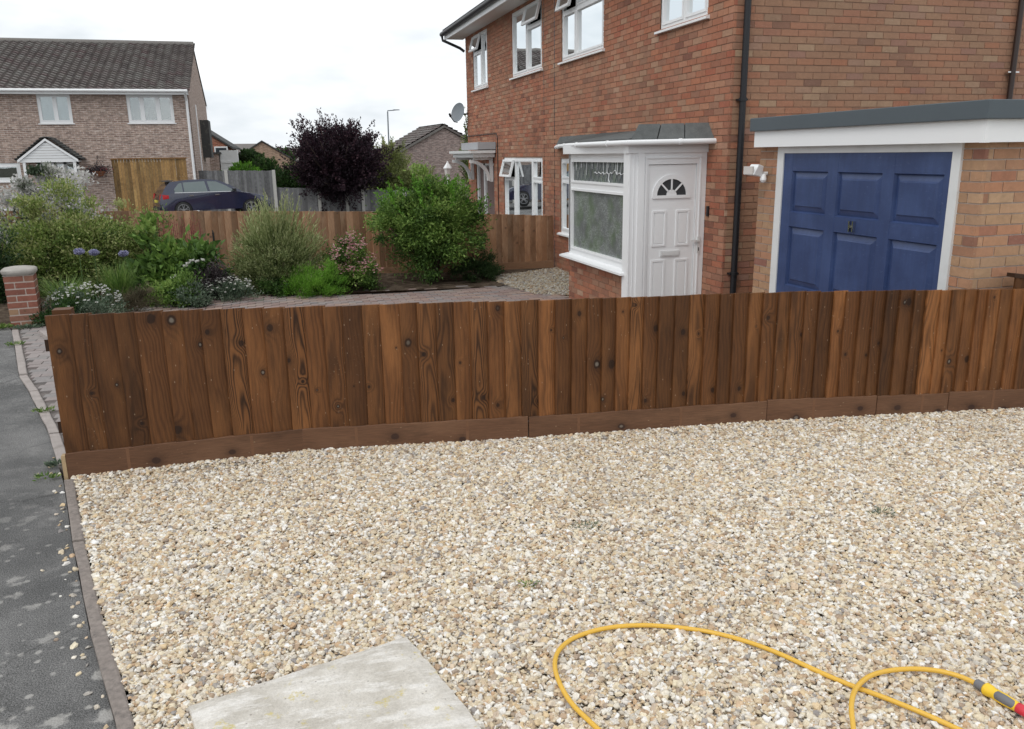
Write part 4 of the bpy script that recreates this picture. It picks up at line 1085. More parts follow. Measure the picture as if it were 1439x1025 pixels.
# flood light with sensor on the pier
fl = thing('security_light', 'small white floodlight with motion sensor on the brick pier left of the blue door', 'light', (XG, 7.22, 1.66))
b = MB().add([(4.62, 7.33, 1.72), (4.62, 7.19, 1.72), (4.55, 7.17, 1.62), (4.55, 7.35, 1.62), (4.69, 7.31, 1.70), (4.69, 7.21, 1.70), (4.67, 7.21, 1.60), (4.67, 7.31, 1.60)], BOXF)
b.build('lamp_head', M['upvc'], fl, bevel=.006)
MB().box(4.545, 4.56, 7.18, 7.34, 1.625, 1.70).build('lamp_glass', M['soffit'], fl)
MB().tube([(4.66, 7.25, 1.66), (4.71, 7.24, 1.63), (4.745, 7.23, 1.63)], .018, 8).build('bracket', M['upvc_dull'], fl)
MB().tube([(4.70, 7.22, 1.62), (4.69, 7.21, 1.585), (4.68, 7.20, 1.56), (4.675, 7.20, 1.545)], [.02, .032, .03, .012], 10).build('sensor', M['upvc'], fl, smooth=40)

# ------------------------------------------------------------------ slab, hose, pillar
sl_ = thing('concrete_slab', 'pale weathered concrete slab with yellow lichen, lying in the pebbles at the bottom', 'slab', (.38, 2.85, 0))
b = MB(); K = 14; p0 = Vector((.385, 2.86, 0)); eu = Vector((-.787, -.192, 0)); ev = Vector((.165, -.665, 0))
vs = []; zt = .034
for j in range(K+1):
    for i in range(K+1):
        e = min(i, K-i, j, K-j); ch = (.010 if e == 0 else 0) 
        q = p0+eu*(i/K)+ev*(j/K)*1.05
        jit = random.uniform(-.004, .004) if e == 0 else 0
        vs.append((q.x+jit, q.y+jit, zt-ch+random.uniform(-.0012, .0012)))
b.add(vs, [(j*(K+1)+i, (j+1)*(K+1)+i, (j+1)*(K+1)+i+1, j*(K+1)+i+1) for j in range(K) for i in range(K)])
ring = [i for i in range(K+1)] + [(j+1)*(K+1)-1 for j in range(1, K+1)] + [K*(K+1)+i for i in range(K-1, -1, -1)] + [j*(K+1) for j in range(K-1, 0, -1)]
rv = [vs[i] for i in ring]; cxy = p0+eu*.5+ev*.5
lo = [((q[0]-cxy.x)*1.006+cxy.x, (q[1]-cxy.y)*1.006+cxy.y, q[2]-.006) for q in rv]; l2 = [(q[0], q[1], -.05) for q in lo]
n = len(rv); b.add(rv+lo+l2, [(i, (i+1) % n, n+(i+1) % n, n+i) for i in range(n)]+[(n+i, n+(i+1) % n, 2*n+(i+1) % n, 2*n+i) for i in range(n)])
b.build('slab', M['slab'], sl_)

def spline(pts, sub=6):
    P_ = [Vector(p) for p in pts]; P_ = [P_[0]*2-P_[1]] + P_ + [P_[-1]*2-P_[-2]]; o = []
    for i in range(1, len(P_)-2):
        for k in range(sub):
            t = k/sub; a, b_, c_, d = P_[i-1:i+3]
            o.append(.5*((2*b_)+(c_-a)*t+(2*a-5*b_+4*c_-d)*t*t+(3*b_-a-3*c_+d)*t**3))
    o.append(P_[-2]); return o
hs_ = thing('garden_hose', 'yellow garden hose looping over the pebbles, ending in a connector', 'hose', (1.38, 2.62, 0))
h1 = [(1.02, 1.70), (.97, 1.85), (0.914, 2.066), (0.886, 2.178), (0.861, 2.285), (0.856, 2.389), (0.871, 2.493), (0.914, 2.581), (0.983, 2.643), (1.07, 2.672), (1.175, 2.673), (1.286, 2.649), (1.38, 2.615), (1.48, 2.565), (1.556, 2.505), (1.627, 2.422), (1.69, 2.329), (1.745, 2.233), (1.791, 2.152), (1.835, 2.074), (1.886, 1.993), (1.935, 1.915), (1.982, 1.84), (2.021, 1.763), (2.05, 1.68), (2.03, 1.60), (1.96, 1.53), (1.86, 1.50), (1.74, 1.53)]
h2 = [(1.66, 1.60), (1.633, 1.70), (1.633, 1.804), (1.684, 1.892), (1.738, 1.968), (1.811, 2.035), (1.909, 2.085), (2.002, 2.097), (2.096, 2.081), (2.17, 2.044), (2.217, 1.994), (2.244, 1.935)]
allp = [(x, y, .024 + .003*math.sin(i*1.3)) for i, (x, y) in enumerate(h1)]
zz2 = [.024, .026, .032, .044, .052, .05, .042, .036, .034, .034, .034, .033]
allp += [(x, y, z) for (x, y), z in zip(h2, zz2)]
MB().tube(spline(allp, 6), .0088, 12).build('hose', M['hose'], hs_, smooth=True)
a0 = Vector((2.244, 1.935, .033)); dv = (Vector((2.266, 1.80, .035))-a0).normalized()
MB().tube([a0-dv*.018, a0-dv*.014, a0+dv*.012, a0+dv*.016], [.013, .0165, .0165, .013], 14).build('collar', M['hose_clip'], hs_, smooth=40)
MB().tube([a0+dv*.014, a0+dv*.02, a0+dv*.035, a0+dv*.05, a0+dv*.062, a0+dv*.09, a0+dv*.125, a0+dv*.15], [.017, .0225, .0225, .0185, .020, .0205, .018, .015], 16).build('connector', M['nozzle'], hs_, smooth=40)
gp = MB(); sd_ = Vector((-.55, -.35, .45)).normalized()
for k in range(1): gp.tube([a0+dv*.055+sd_*.006, a0+dv*.063+sd_*.009, a0+dv*.09+sd_*.010, a0+dv*.118+sd_*.009, a0+dv*.126+sd_*.006], [.010, .0160, .0165, .0145, .010], 12)
gp.build('grip', M['hose_clip'], hs_, smooth=40)
MB().tube([a0+dv*.128, a0+dv*.134, a0+dv*.16, a0+dv*.17], [.014, .018, .018, .014], 14).build('red_collar', M['red_plastic'], hs_, smooth=40)

pl = thing('brick_pillar', 'red brick gate pillar with a rounded concrete cap beside the pavement', 'pillar', (-2.79, 10.62, 0), rad(7)); pl.scale = (.93, .93, 1.0)
Fp = lambda o_, u_, n_: frame(o_, u_, n_)
B = Bricks(); h_ = .60
me = unit_box('brick'); me.materials.append(M['brick_pillar'])
MB().box(-.157, .157, -.157, .157, -.1, h_+.0)  .build('core', M['mortar_white'], pl, world=False)
for k in range(8):
    z = k*.075+.0325+.002
    if k % 2: segs = [(-.058, .215), (.109, .105)]
    else: segs = [(-.109, .105), (.058, .215)]
    for s_, L in segs:
        for sgn, ax in ((-1, 'y'), (1, 'y'), (-1, 'x'), (1, 'x')):
            o = bpy.data.objects.new('brick', me); COL.objects.link(o); o.parent = pl
            if ax == 'y': o.location = (s_, sgn*.140, z); o.scale = (L-.006, .045, .060)
            else: o.location = (sgn*.1395, -s_*.84, z); o.scale = (.045, L*.84-.006, .060)
b = MB(); n = 10; vs = []
prof = [(.175, h_+.0), (.195, h_+.025), (.195, h_+.055), (.17, h_+.072), (.08, h_+.088), (.0, h_+.09)]
for r_, z in prof:
    for q in range(16):
        t = 2*PI*q/16+PI/16; c_, s_ = math.cos(t), math.sin(t); k = max(abs(c_), abs(s_)); p_ = .82+.18*k
        f_ = r_/k*(1-.10*(1-k)/.3)
        vs.append((c_*f_+random.uniform(-.003, .003), s_*f_+random.uniform(-.003, .003), z))
b.add(vs, [(j*16+q, j*16+(q+1) % 16, (j+1)*16+(q+1) % 16, (j+1)*16+q) for j in range(len(prof)-1) for q in range(16)]); b.add([(c_, s_, h_) for c_, s_ in ((-.17, -.17), (.17, -.17), (.17, .17), (-.17, .17))], [(3, 2, 1, 0)])
b.build('cap', M['concrete'], pl, world=False, smooth=60)
# low stone edging behind the pillar
ed = thing('stone_edging', 'low pale stone edging block beside the brick pillar', 'edging', (-2.3, 9.9, 0))
MB().add([(-2.52, 9.92, -.05), (-2.30, 9.38, -.05), (-1.5, 9.55, -.1), (-1.7, 10.1, -.1), (-2.50, 9.90, .055), (-2.29, 9.40, .055), (-1.5, 9.57, .03), (-1.7, 10.08, .03)], BOXF).build('block', M['kerb_pink'], ed, bevel=.006)

# ------------------------------------------------------------------ plants
def unitv(v): return v/np.maximum(np.linalg.norm(v, axis=1, keepdims=True), 1e-9)
def leaf_mesh(name, P_, D, L, Wd, mat, parent, rnd=None, fold=.25, kind='stuff'):
    """P_ leaf bases, D directions, L lengths, Wd widths -> folded diamond leaves"""
    n = len(P_); P_ = np.asarray(P_, float); D = unitv(np.asarray(D, float))
    R = unitv(np.cross(D, RNG.normal(size=(n, 3)))); U = np.cross(R, D)
    L = np.broadcast_to(L, n)[:, None]; Wd = np.broadcast_to(Wd, n)[:, None]
    off = np.array(rootloc(parent)) if parent else 0
    a = P_; t = P_+D*L - U*L*.08; m1 = P_+D*L*.45+R*Wd*.5+U*Wd*fold; m2 = P_+D*L*.45-R*Wd*.5+U*Wd*fold
    V = np.stack([a, m1, t, m2], 1).reshape(-1, 3) - off
    me = bpy.data.meshes.new(name); me.vertices.add(4*n); me.vertices.foreach_set('co', V.astype(np.float32).ravel())
    idx = np.arange(n)*4; tri = np.stack([idx, idx+1, idx+2, idx, idx+2, idx+3], 1).ravel()
    me.loops.add(6*n); me.loops.foreach_set('vertex_index', tri.astype(np.int32))
    me.polygons.add(2*n); me.polygons.foreach_set('loop_start', (np.arange(2*n)*3).astype(np.int32))
    me.update(calc_edges=True)
    r = RNG.random(n) if rnd is None else np.clip(rnd, 0, 1)
    at = me.attributes.new('rnd', 'FLOAT', 'FACE'); at.data.foreach_set('value', np.repeat(r, 2).astype(np.float32))
    me.materials.append(mat)
    o = bpy.data.objects.new(name, me); COL.objects.link(o)
    if parent is not None: o.parent = parent
    if kind: o['kind'] = kind
    return o
def clump_points(c, rad3, nclump, nleaf, spread, shape='dome', hollow=.55, seed=0):
    """centres of clumps in a rough ellipsoid and leaves about them"""
    g = np.random.default_rng(seed); c = np.array(c, float); rad3 = np.array(rad3, float)
    d = unitv(g.normal(size=(nclump, 3)))
    if shape == 'dome': d[:, 2] = np.abs(d[:, 2])*1.0 - .12*g.random(nclump)
    r = (hollow + (1-hollow)*g.random(nclump)**.6)[:, None]
    lump = (1 + .16*np.sin(d[:, :1]*5+seed)*np.cos(d[:, 1:2]*4+seed*2) + .10*g.normal(size=(nclump, 1)))
    C = c + d*r*rad3*lump
    w_ = g.random(nclump)**.7+.25; k = g.choice(nclump, nleaf, p=w_/w_.sum())
    sp = spread*(.6+.8*g.random(nclump))[k][:, None]
    P_ = C[k] + g.normal(size=(nleaf, 3))*sp*np.array([1, 1, .75])
    out_ = unitv((P_-c)/rad3)
    tone = g.normal(0, .22, nclump)[k]
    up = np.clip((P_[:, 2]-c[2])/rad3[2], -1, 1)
    return P_, out_, tone, C, up
def stems(parent, base, C, mat=None, r0=.02, n=14, name='stem'):
    b = MB(); base = Vector(base); idx = np.random.default_rng(len(C)).choice(len(C), min(n, len(C)), replace=False)
    for i in idx:
        t = Vector(C[i]); m_ = base.lerp(t, .45)+Vector((random.uniform(-.05, .05), random.uniform(-.05, .05), .06)); s_ = base+Vector((random.uniform(-.06, .06), random.uniform(-.06, .06), 0))
        b.tube([s_, m_, t], [r0, r0*.6, r0*.2], 6)
    o = b.build(name, mat or M['bark'], parent, smooth=True); o['kind'] = 'stuff'; return o
def shrub(name, label, cat, base, rad3, kind, nleaf, L, Wd, nclump=60, spread=.09, shape='dome', hollow=.5, up=.35, rnd_j=.6, seed=1, cz=None, stem=True, group=None, tonebias=0.0, lift=None):
    """round or domed shrub standing on the ground at base"""
    t = thing(name, label, cat, base, group=group)
    c = (base[0], base[1], base[2] + (cz if cz is not None else .02))
    P_, out_, tone, C, upv = clump_points(c, rad3, nclump, nleaf, spread, shape, hollow, seed)
    k = P_[:, 2] > base[2]-.02
    P_, out_, tone, upv = P_[k], out_[k], tone[k], upv[k]
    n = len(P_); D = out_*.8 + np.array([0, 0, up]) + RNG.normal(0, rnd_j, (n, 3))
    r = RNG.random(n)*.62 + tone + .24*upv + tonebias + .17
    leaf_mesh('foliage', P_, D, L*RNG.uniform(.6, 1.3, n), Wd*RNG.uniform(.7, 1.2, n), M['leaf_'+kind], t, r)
    if stem: stems(t, base, C, r0=.012+.012*rad3[0], n=12)
    return t, C
def blooms(t, pts, size, kind, n=7, name='flower', single=False):
    P_ = []; D = []
    for p in pts:
        for k in range(n):
            a = RNG.uniform(0, 2*PI); e = RNG.uniform(.1, .9)
            P_.append(p); D.append((math.cos(a)*math.cos(e), math.sin(a)*math.cos(e), math.sin(e)))
    n_ = len(P_)
    return leaf_mesh(name, np.array(P_), np.array(D), size*RNG.uniform(.8, 1.2, n_), size*.75, M['leaf_'+kind], t, kind=None if single else 'stuff')
def G3(x, y, dz=0.0): return (x, y, gz(x, y)+dz)

# large bright green shrub by the fence
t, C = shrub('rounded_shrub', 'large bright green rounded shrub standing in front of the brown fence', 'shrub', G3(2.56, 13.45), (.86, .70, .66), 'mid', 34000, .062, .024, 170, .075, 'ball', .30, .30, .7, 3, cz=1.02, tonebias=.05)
Pq, oq, tq, Cq, uq = clump_points((2.50, 13.4, gz(2.5, 13.4)+.55), (.42, .4, .45), 40, 4500, .10, 'ball', .2, 31)
kq = Pq[:, 2] > gz(2.5, 13.4)
leaf_mesh('foliage', Pq[kq], oq[kq]+RNG.normal(0, .6, (kq.sum(), 3)), .06, .022, M['leaf_mid'], t, RNG.random(kq.sum())*.5+.0)
g = np.random.default_rng(5)     # upright shoots breaking the outline
sh = []; 
for k in range(75):
    a = g.uniform(0, 2*PI); r = g.random()**.5; x = 2.56+math.cos(a)*r*.80; y = 13.45+math.sin(a)*r*.6; z0 = gz(x, y)+1.05+.58*math.sqrt(max(0, 1-r*r)); h = g.uniform(.08, .26)
    dx, dy = (x-2.56)*.25+g.normal(0, .05), g.normal(0, .05)
    for q in range(26): sh.append((x+dx*q/26, y+dy*q/26, z0-.06+h*q/26))
sh = np.array(sh); leaf_mesh('shoots', sh, RNG.normal(0, .6, (len(sh), 3))+[0, 0, .7], .055, .020, M['leaf_bright'], t, RNG.random(len(sh))*.9)

# willow-like shrub
t, C = shrub('willow_shrub', 'pale yellow-green feathery shrub, widest in the flower bed, before the brown fence', 'shrub', G3(.08, 12.95), (.64, .50, 1.02), 'willow', 22000, .052, .013, 130, .07, 'dome', .4, .5, .6, 9, tonebias=-.08)
g = np.random.default_rng(11); sp_ = []; dd = []; rr = []
for k in range(900):
    a = g.uniform(0, 2*PI); e = g.uniform(.0, 1.35); e = g.random()**.8*1.4; d = np.array([math.cos(a)*math.cos(e)*.80, math.sin(a)*math.cos(e)*.6, math.sin(e)*1.12+.18]); Ln = g.uniform(.72, 1.05)*(1+.10*math.sin(a*3+1))
    o_ = np.array([.08, 12.95, gz(.08, 12.95)+.08]); m_ = 15; low = g.random()
    for q in range(m_):
        f_ = .55+.45*q/m_; p = o_+d*Ln*f_; p[2] -= .06*(f_-.55)*(1-math.sin(e))
        sp_.append(p); dd.append(d*1.0+g.normal(0, .28, 3)+[0, 0, .3]); rr.append(.15+.55*(f_-.5)*2*(.4+.6*math.sin(e))+g.normal(0, .14))
leaf_mesh('sprays', np.array(sp_), np.array(dd), .058, .012, M['leaf_willow'], t, np.array(rr))

# low bright shrub
shrub('low_shrub', 'low vivid green feathery mound beside the pink flowering bush', 'shrub', G3(.52, 12.55), (.50, .40, .42), 'bright', 9000, .055, .008, 70, .05, 'dome', .3, .9, .4, 14, stem=False, tonebias=.15)
# pink flowering bush
t, C = shrub('flowering_shrub', 'dark leaved bush covered with small pink flowers between mound and fence', 'shrub', G3(1.14, 13.05), (.52, .40, .76), 'mid', 12000, .042, .022, 90, .06, 'dome', .4, .3, .7, 17, tonebias=-.15)
g = np.random.default_rng(3); pk = C[g.choice(len(C), 130)] + g.normal(0, .05, (130, 3)); pk = pk[pk[:, 2] > gz(1.1, 13)+.28]
pk = np.concatenate([pk + g.normal(0, .04, pk.shape) for _ in range(9)]); pk[:, 1] -= .11; pk[:, 2] += .06; blooms(t, pk, .024, 'pinkf', 5, 'flowers')
shrub('small_bush', 'small dark green bush before the brown fence near the house', 'shrub', G3(3.33, 13.35), (.42, .32, .46), 'dark', 4500, .06, .014, 40, .06, 'dome', .2, .6, .6, 19, tonebias=.15)

# left bed
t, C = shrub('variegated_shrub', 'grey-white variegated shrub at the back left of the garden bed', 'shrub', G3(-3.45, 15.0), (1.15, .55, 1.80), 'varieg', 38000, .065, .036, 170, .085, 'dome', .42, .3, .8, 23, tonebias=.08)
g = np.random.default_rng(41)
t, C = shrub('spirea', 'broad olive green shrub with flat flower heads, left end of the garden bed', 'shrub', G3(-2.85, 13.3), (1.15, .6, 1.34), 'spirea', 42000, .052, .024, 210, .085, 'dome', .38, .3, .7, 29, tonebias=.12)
t, C = shrub('leafy_shrub', 'loose mid green shrub merging with the olive shrub on its right', 'shrub', G3(-1.95, 13.45), (.62, .45, 1.16), 'spirea', 17000, .05, .020, 110, .075, 'dome', .38, .4, .7, 37, tonebias=.05)
shrub('dark_shrub', 'dark grey-green shrub at the far left edge of the bed', 'shrub', G3(-3.75, 12.6), (.55, .5, 1.0), 'dark', 8000, .05, .024, 60, .08, 'dome', .4, .3, .7, 43)
t, C = shrub('broad_leaved_plant', 'mid green broad leaved perennial clump left of the feathery shrub', 'plant', G3(-1.35, 12.75), (.66, .48, .86), 'mid', 5200, .13, .062, 60, .08, 'dome', .45, .2, .6, 47, tonebias=-.08)
g = np.random.default_rng(8)   # red flower spikes above it
P_ = []
for k in range(26):
    x, y = g.uniform(-1.6, -.95), g.uniform(13.0, 13.5); h = g.uniform(.85, 1.15); z0 = gz(x, y); 
    for q in range(16): P_.append((x+g.normal(0, .012)+.03*q/16, y, z0+h-.012*q*1.6))
t = thing('red_flower_spikes', 'thin red flower spikes rising in front of the brown fence', 'flowers', G3(-1.25, 13.3)); P_ = np.array(P_)
leaf_mesh('flowers', P_, RNG.normal(0, .5, (len(P_), 3))+[0, 0, .7], .03, .010, M['leaf_redf'], t)
b = MB()
for i in range(0, len(P_), 16): b.tube([(P_[i][0], P_[i][1], gz(P_[i][0], P_[i][1])), tuple(P_[i])], .003, 4)
o = b.build('stems', M['red_post'], t); o['kind'] = 'stuff'
# agapanthus
def agapanthus(x, y, h, label):
    t = thing('agapanthus', label, 'flower', G3(x, y), group='blue globe flowers in the bed')
    z = gz(x, y); MB().tube([(x, y, z), (x+.015, y, z+h)], .005, 5).build('stem', M['stalk'], t)
    g = np.random.default_rng(int(h*1000)); d = unitv(g.normal(size=(150, 3)))*[1, 1, .72]; blooms(t, np.array([x+.015, y, z+h])+d*.048, .026, 'bluef', 2, 'flower_head', single=True)
    n = 26; a = g.uniform(0, 2*PI, n); D = np.stack([np.cos(a), np.sin(a), g.uniform(.3, 1.4, n)], 1); leaf_mesh('leaves', np.tile([x, y, z], (n, 1)), D, .34, .028, M['leaf_hedge'], t)
M['stalk'] = plain('green stalk', (.07, .13, .035), .6)
agapanthus(-2.345, 11.55, .74, 'nearest and brightest blue globe flower left of the grass clumps')
agapanthus(-2.20, 11.7, .71, 'paler blue globe flower, right of the bright one')
agapanthus(-1.90, 12.0, .66, 'faded blue globe flower nearest the broad leaved plant')
def grass_clump(name, label, base, h, rad_, n, kind, arch=.5, wdt=.008, seed=1, tb=0.0):
    t = thing(name, label, 'plant', base); g = np.random.default_rng(seed); V = []; F = []; R = []
    for i in range(n):
        a = g.uniform(0, 2*PI); r = rad_*.35*g.random()**.5; x, y = base[0]+math.cos(a)*r, base[1]+math.sin(a)*r
        hh = h*g.uniform(.55, 1.1); o_ = rad_*g.uniform(.3, 1.1); b_ = a+g.normal(0, .4); dx, dy = math.cos(b_), math.sin(b_); px, py = -dy, dx; k0 = len(V); K = 5
        for k in range(K+1):
            f_ = k/K; w2 = wdt*(1-f_**2)*.5+.0006; ox = o_*f_**1.8; z = base[2]+hh*(f_*1.25-arch*f_*f_*.6)
            V += [(x+dx*ox+px*w2, y+dy*ox+py*w2, z), (x+dx*ox-px*w2, y+dy*ox-py*w2, z)]
        for k in range(K): F.append([k0+2*k, k0+2*k+1, k0+2*k+3, k0+2*k+2]); R.append(min(1, max(0, g.random()+tb)))
    b = MB(); b.v = V; b.f = F; b.r = R; b.mi = [0]*len(F); o = b.build('blades', M['leaf_'+kind], t); o['kind'] = 'stuff'; return t
grass_clump('grass_clump', 'arching light green grass clump right behind the brick pillar', G3(-2.42, 10.95), .52, .34, 420, 'grass', .55, .011, 2)
grass_clump('rush_clump', 'upright green rush-like tuft in the middle of the left bed', G3(-1.93, 11.55), .56, .26, 520, 'grass', .35, .008, 5, -.1)
shrub('brown_tuft', 'brownish heather-like tuft just behind the left end of the stained fence', 'plant', G3(-1.72, 11.15), (.30, .24, .42), 'brown', 4200, .035, .007, 40, .045, 'dome', .2, .8, .6, 53, stem=False)
shrub('purple_mound', 'dull purple-grey leaved mound behind the small white flowers', 'plant', G3(-.92, 12.25), (.38, .3, .52), 'purple', 4200, .042, .020, 45, .055, 'dome', .3, .3, .8, 59, stem=False)
t, C = shrub('white_daisies', 'low mat of small white daisies between pillar and stained fence', 'flowers', G3(-2.18, 10.75), (.46, .30, .40), 'silver', 4500, .04, .012, 50, .05, 'dome', .2, .5, .7, 61, stem=False, tonebias=-.1)
g = np.random.default_rng(4); a = g.uniform(0, 2*PI, 130); r = g.random(130)**.5
pp = np.stack([-2.18+np.cos(a)*r*.44, 10.75+np.sin(a)*r*.30, gz(-2.2, 10.7)+.10+.34*np.sqrt(1-r*r*.9)+g.normal(0, .02, 130)], 1); blooms(t, pp, .022, 'whitef', 6, 'flowers')
t, C = shrub('white_bed_flowers', 'small white flowers along the edge of the block paving', 'flowers', G3(-.62, 12.15), (.40, .24, .30), 'silver', 3600, .04, .012, 40, .05, 'dome', .2, .5, .7, 67, stem=False)
a = g.uniform(0, 2*PI, 110); r = g.random(110)**.5
pp = np.stack([-.65+np.cos(a)*r*.42, 12.1+np.sin(a)*r*.24, gz(-.6, 12.1)+.08+.24*np.sqrt(1-r*r*.9)+g.normal(0, .02, 110)], 1); blooms(t, pp, .020, 'whitef', 6, 'flowers')
shrub('low_green_plant', 'low mixed green plant right behind the top edge of the stained fence', 'plant', G3(-1.28, 11.75), (.38, .28, .40), 'mid', 3600, .055, .024, 40, .05, 'dome', .2, .4, .7, 71, stem=False)
shrub('silver_plant', 'silvery green low plant at the paving corner of the bed', 'plant', G3(-1.05, 11.65), (.26, .20, .24), 'silver', 2200, .05, .024, 30, .04, 'dome', .2, .4, .7, 73, stem=False)
shrub('dark_low_plant', 'small dark green plant left of the vivid green mound', 'plant', G3(.02, 12.55), (.26, .22, .26), 'hedge', 2200, .045, .022, 30, .04, 'dome', .2, .4, .7, 79, stem=False)
shrub('front_left_green', 'dark green ground plant hard against the brick pillar', 'plant', G3(-2.42, 10.55), (.26, .2, .26), 'hedge', 2600, .05, .014, 30, .04, 'dome', .2, .5, .7, 83, stem=False)
shrub('rosebush', 'rose bush with dark leaves carrying a few white roses', 'shrub', G3(-1.10, 12.3), (.30, .25, .50), 'hedge', 1800, .06, .034, 30, .06, 'dome', .3, .3, .8, 89)
rb = bpy.data.objects['rosebush']
for q, (x, z) in enumerate(((-1.32, .35), (-1.27, .38), (-1.10, .545), (-1.04, .575), (-.98, .56), (-.90, .575), (-1.14, .51))):
    blooms(rb, [(x, 12.02, z-.08)], .042, 'whitef', 12, 'rose', single=True)
# dark metal stake
st = thing('garden_stake', 'thin dark metal stake standing before the brown fence', 'stake', G3(-.78, 12.9))
MB().tube([(-.785, 12.9, gz(-.8, 12.9)), (-.79, 12.9, .80)], .014, 6).tube([(-.79, 12.9, .80), (-.80, 12.9, .84)], [.010, .004], 6).build('rod', M['black'], st)
# weeds
def weed(x, y, r_, label, kind='silver', n=90, L=.03):
    t = thing('weed', label, 'weed', (x, y, .0)); g = np.random.default_rng(int(x*100)+500)
    a = g.uniform(0, 2*PI, n); rr_ = r_*g.random(n)**.6; P_ = np.stack([x+np.cos(a)*rr_*1.5, y+np.sin(a)*rr_*.8, g.uniform(.008, .03, n)], 1)
    D = np.stack([np.cos(a), np.sin(a), g.uniform(.2, 1.2, n)], 1); leaf_mesh('leaves', P_, D, L, L*.3, M['leaf_'+kind], t)
weed(1.408, 3.566, .05, 'small grey-green weed in the middle of the pebbles', n=60, L=.02)
weed(.959, 3.099, .03, 'tiny green weed in the pebbles towards the slab', 'mid', 36, .018)
weed(2.929, 3.243, .05, 'small weed in the pebbles nearest the right edge', n=60, L=.02)
weed(-1.38, 5.42, .045, 'green weed clump at the left end of the stained fence', 'silver', 200, .03)
weed(-1.40, 5.20, .04, 'flat weed on the tarmac below the fence end', 'mid', 70, .03)
weed(-2.72, 10.36, .09, 'weedy tuft growing at the foot of the brick pillar', 'silver', 200, .045)
weed(-3.05, 10.45, .10, 'yellowish weed on the tarmac left of the pillar', 'grass', 120, .06)
weed(-2.62, 9.4, .05, 'little weed in the kerb joint below the pillar', 'grass', 60, .04)
weed(-1.75, 6.7, .04, 'little weed in the paving joint halfway along the kerb', 'grass', 50, .035)

# ------------------------------------------------------------------ trees and hedges beyond
def tree(name, label, cat, base, trunk_h, c, rad3, kind, nbr, per, L, Wd, seed, spiky=.5, inner=6000, up=.4, tb=0.0):
    if 28 <= base[1] <= 40:          # these stand beyond the grey fences
        k_ = 1.38; base = H3(base[0]*k_, base[1]*k_); c = (c[0]*k_, c[1]*k_, CAM_H+(c[2]-CAM_H)*k_); rad3 = tuple(q*k_ for q in rad3); L *= 1.25; Wd *= 1.25; trunk_h *= .8
    t = thing(name, label, cat, base); g = np.random.default_rng(seed); base = np.array(base, float); c = np.array(c, float); rad3 = np.array(rad3, float)
    hub = Vector((c[0], c[1], base[2]+trunk_h)); b = MB(); b.tube([tuple(base), ((base[0]+hub.x)/2+.05, base[1], (base[2]+hub.z)/2), tuple(hub)], [.14, .11, .09], 8)
    P_ = []; D = []; R = []
    for k in range(nbr):
        d = unitv(g.normal(size=(1, 3)))[0]; d[2] = d[2]*.8 + (.25 if g.random() < .7 else 0)
        d /= np.linalg.norm(d); e = c+d*rad3*(1+g.normal(0, spiky*.25)+ (spiky*.25 if g.random() < .25 else 0)); s_ = np.array(hub)
        if k < 40: b.tube([tuple(s_), tuple(s_*.5+e*.5+[0, 0, .1]), tuple(e)], [.05, .025, .008], 5)
        m_ = int(per*g.uniform(.6, 1.3)); f_ = g.uniform(.35, 1.0, m_)[:, None]; w_ = (.05+.20*(1-f_))*rad3.mean()
        pts = (s_*.5+c*.5)*(1-f_)+e*f_+g.normal(size=(m_, 3))*w_*.55; tn = g.normal(0, .15)
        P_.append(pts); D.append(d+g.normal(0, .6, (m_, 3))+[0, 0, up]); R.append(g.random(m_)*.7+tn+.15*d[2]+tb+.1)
    P_ = np.concatenate(P_); D = np.concatenate(D); R = np.concatenate(R)
    if inner:
        q = unitv(g.normal(size=(inner, 3)))*(g.random((inner, 1))**.4)*.86; P2 = c+q*rad3; P_ = np.concatenate([P_, P2]); D = np.concatenate([D, g.normal(size=(inner, 3))]); R = np.concatenate([R, g.random(inner)*.6+tb])
    leaf_mesh('crown', P_, D, L*RNG.uniform(.7, 1.3, len(P_)), Wd, M['leaf_'+kind], t, R); b.build('trunk', M['bark'], t, smooth=True); return t
def H3(x, y, dz=0.0): return (x, y, gz(x, y)+dz)
tree('purple_plum_tree', 'dark purple leaved tree rising behind the grey fence', 'tree', H3(2.45, 28.8), 1.0, (2.38, 28.8, 1.72), (1.52, 1.2, 1.38), 'plum', 300, 115, .095, .055, 5, .60, 14000)
tree('golden_tree', 'pale yellow-green tree between the purple tree and the far gable', 'tree', H3(4.35, 31), 1.0, (4.30, 31.0, 1.35), (.98, .8, 1.05), 'yellow', 160, 110, .09, .03, 8, .35, 5000)
tree('spreading_shrub', 'yellowish-green shrub right of the golden tree, above the bright green shrub', 'shrub', H3(5.2, 30), .4, (5.15, 30, .75), (1.0, .7, .72), 'yellow', 90, 70, .08, .035, 12, .3, 4000, tb=-.1)
tree('hedge_bush', 'dark green hedge bush behind the grey fence, left of the purple tree', 'bush', H3(1.0, 31.2), .5, (1.02, 31.2, .85), (.85, .6, .88), 'hedge', 110, 80, .08, .045, 15, .2, 5000)
tree('hedge_bush', 'small olive bush between the dark hedge bush and the purple tree', 'bush', H3(2.0, 31.2), .4, (1.98, 31.2, .75), (.5, .5, .55), 'spirea', 60, 60, .07, .03, 16, .2, 2500)
tree('garden_tree', 'bright green bush above the tall grey fence panels', 'bush', H3(-.75, 34), .5, (-.80, 34, 1.05), (.80, .6, .66), 'bright', 110, 70, .09, .05, 18, .3, 4500, tb=.05)
tree('garden_tree', 'darker green tree behind the bright bush, below the tan gable', 'tree', H3(-.05, 37), 1.0, (.05, 37, 1.25), (.55, .5, .72), 'hedge', 80, 60, .10, .05, 20, .3, 3500, tb=.1)
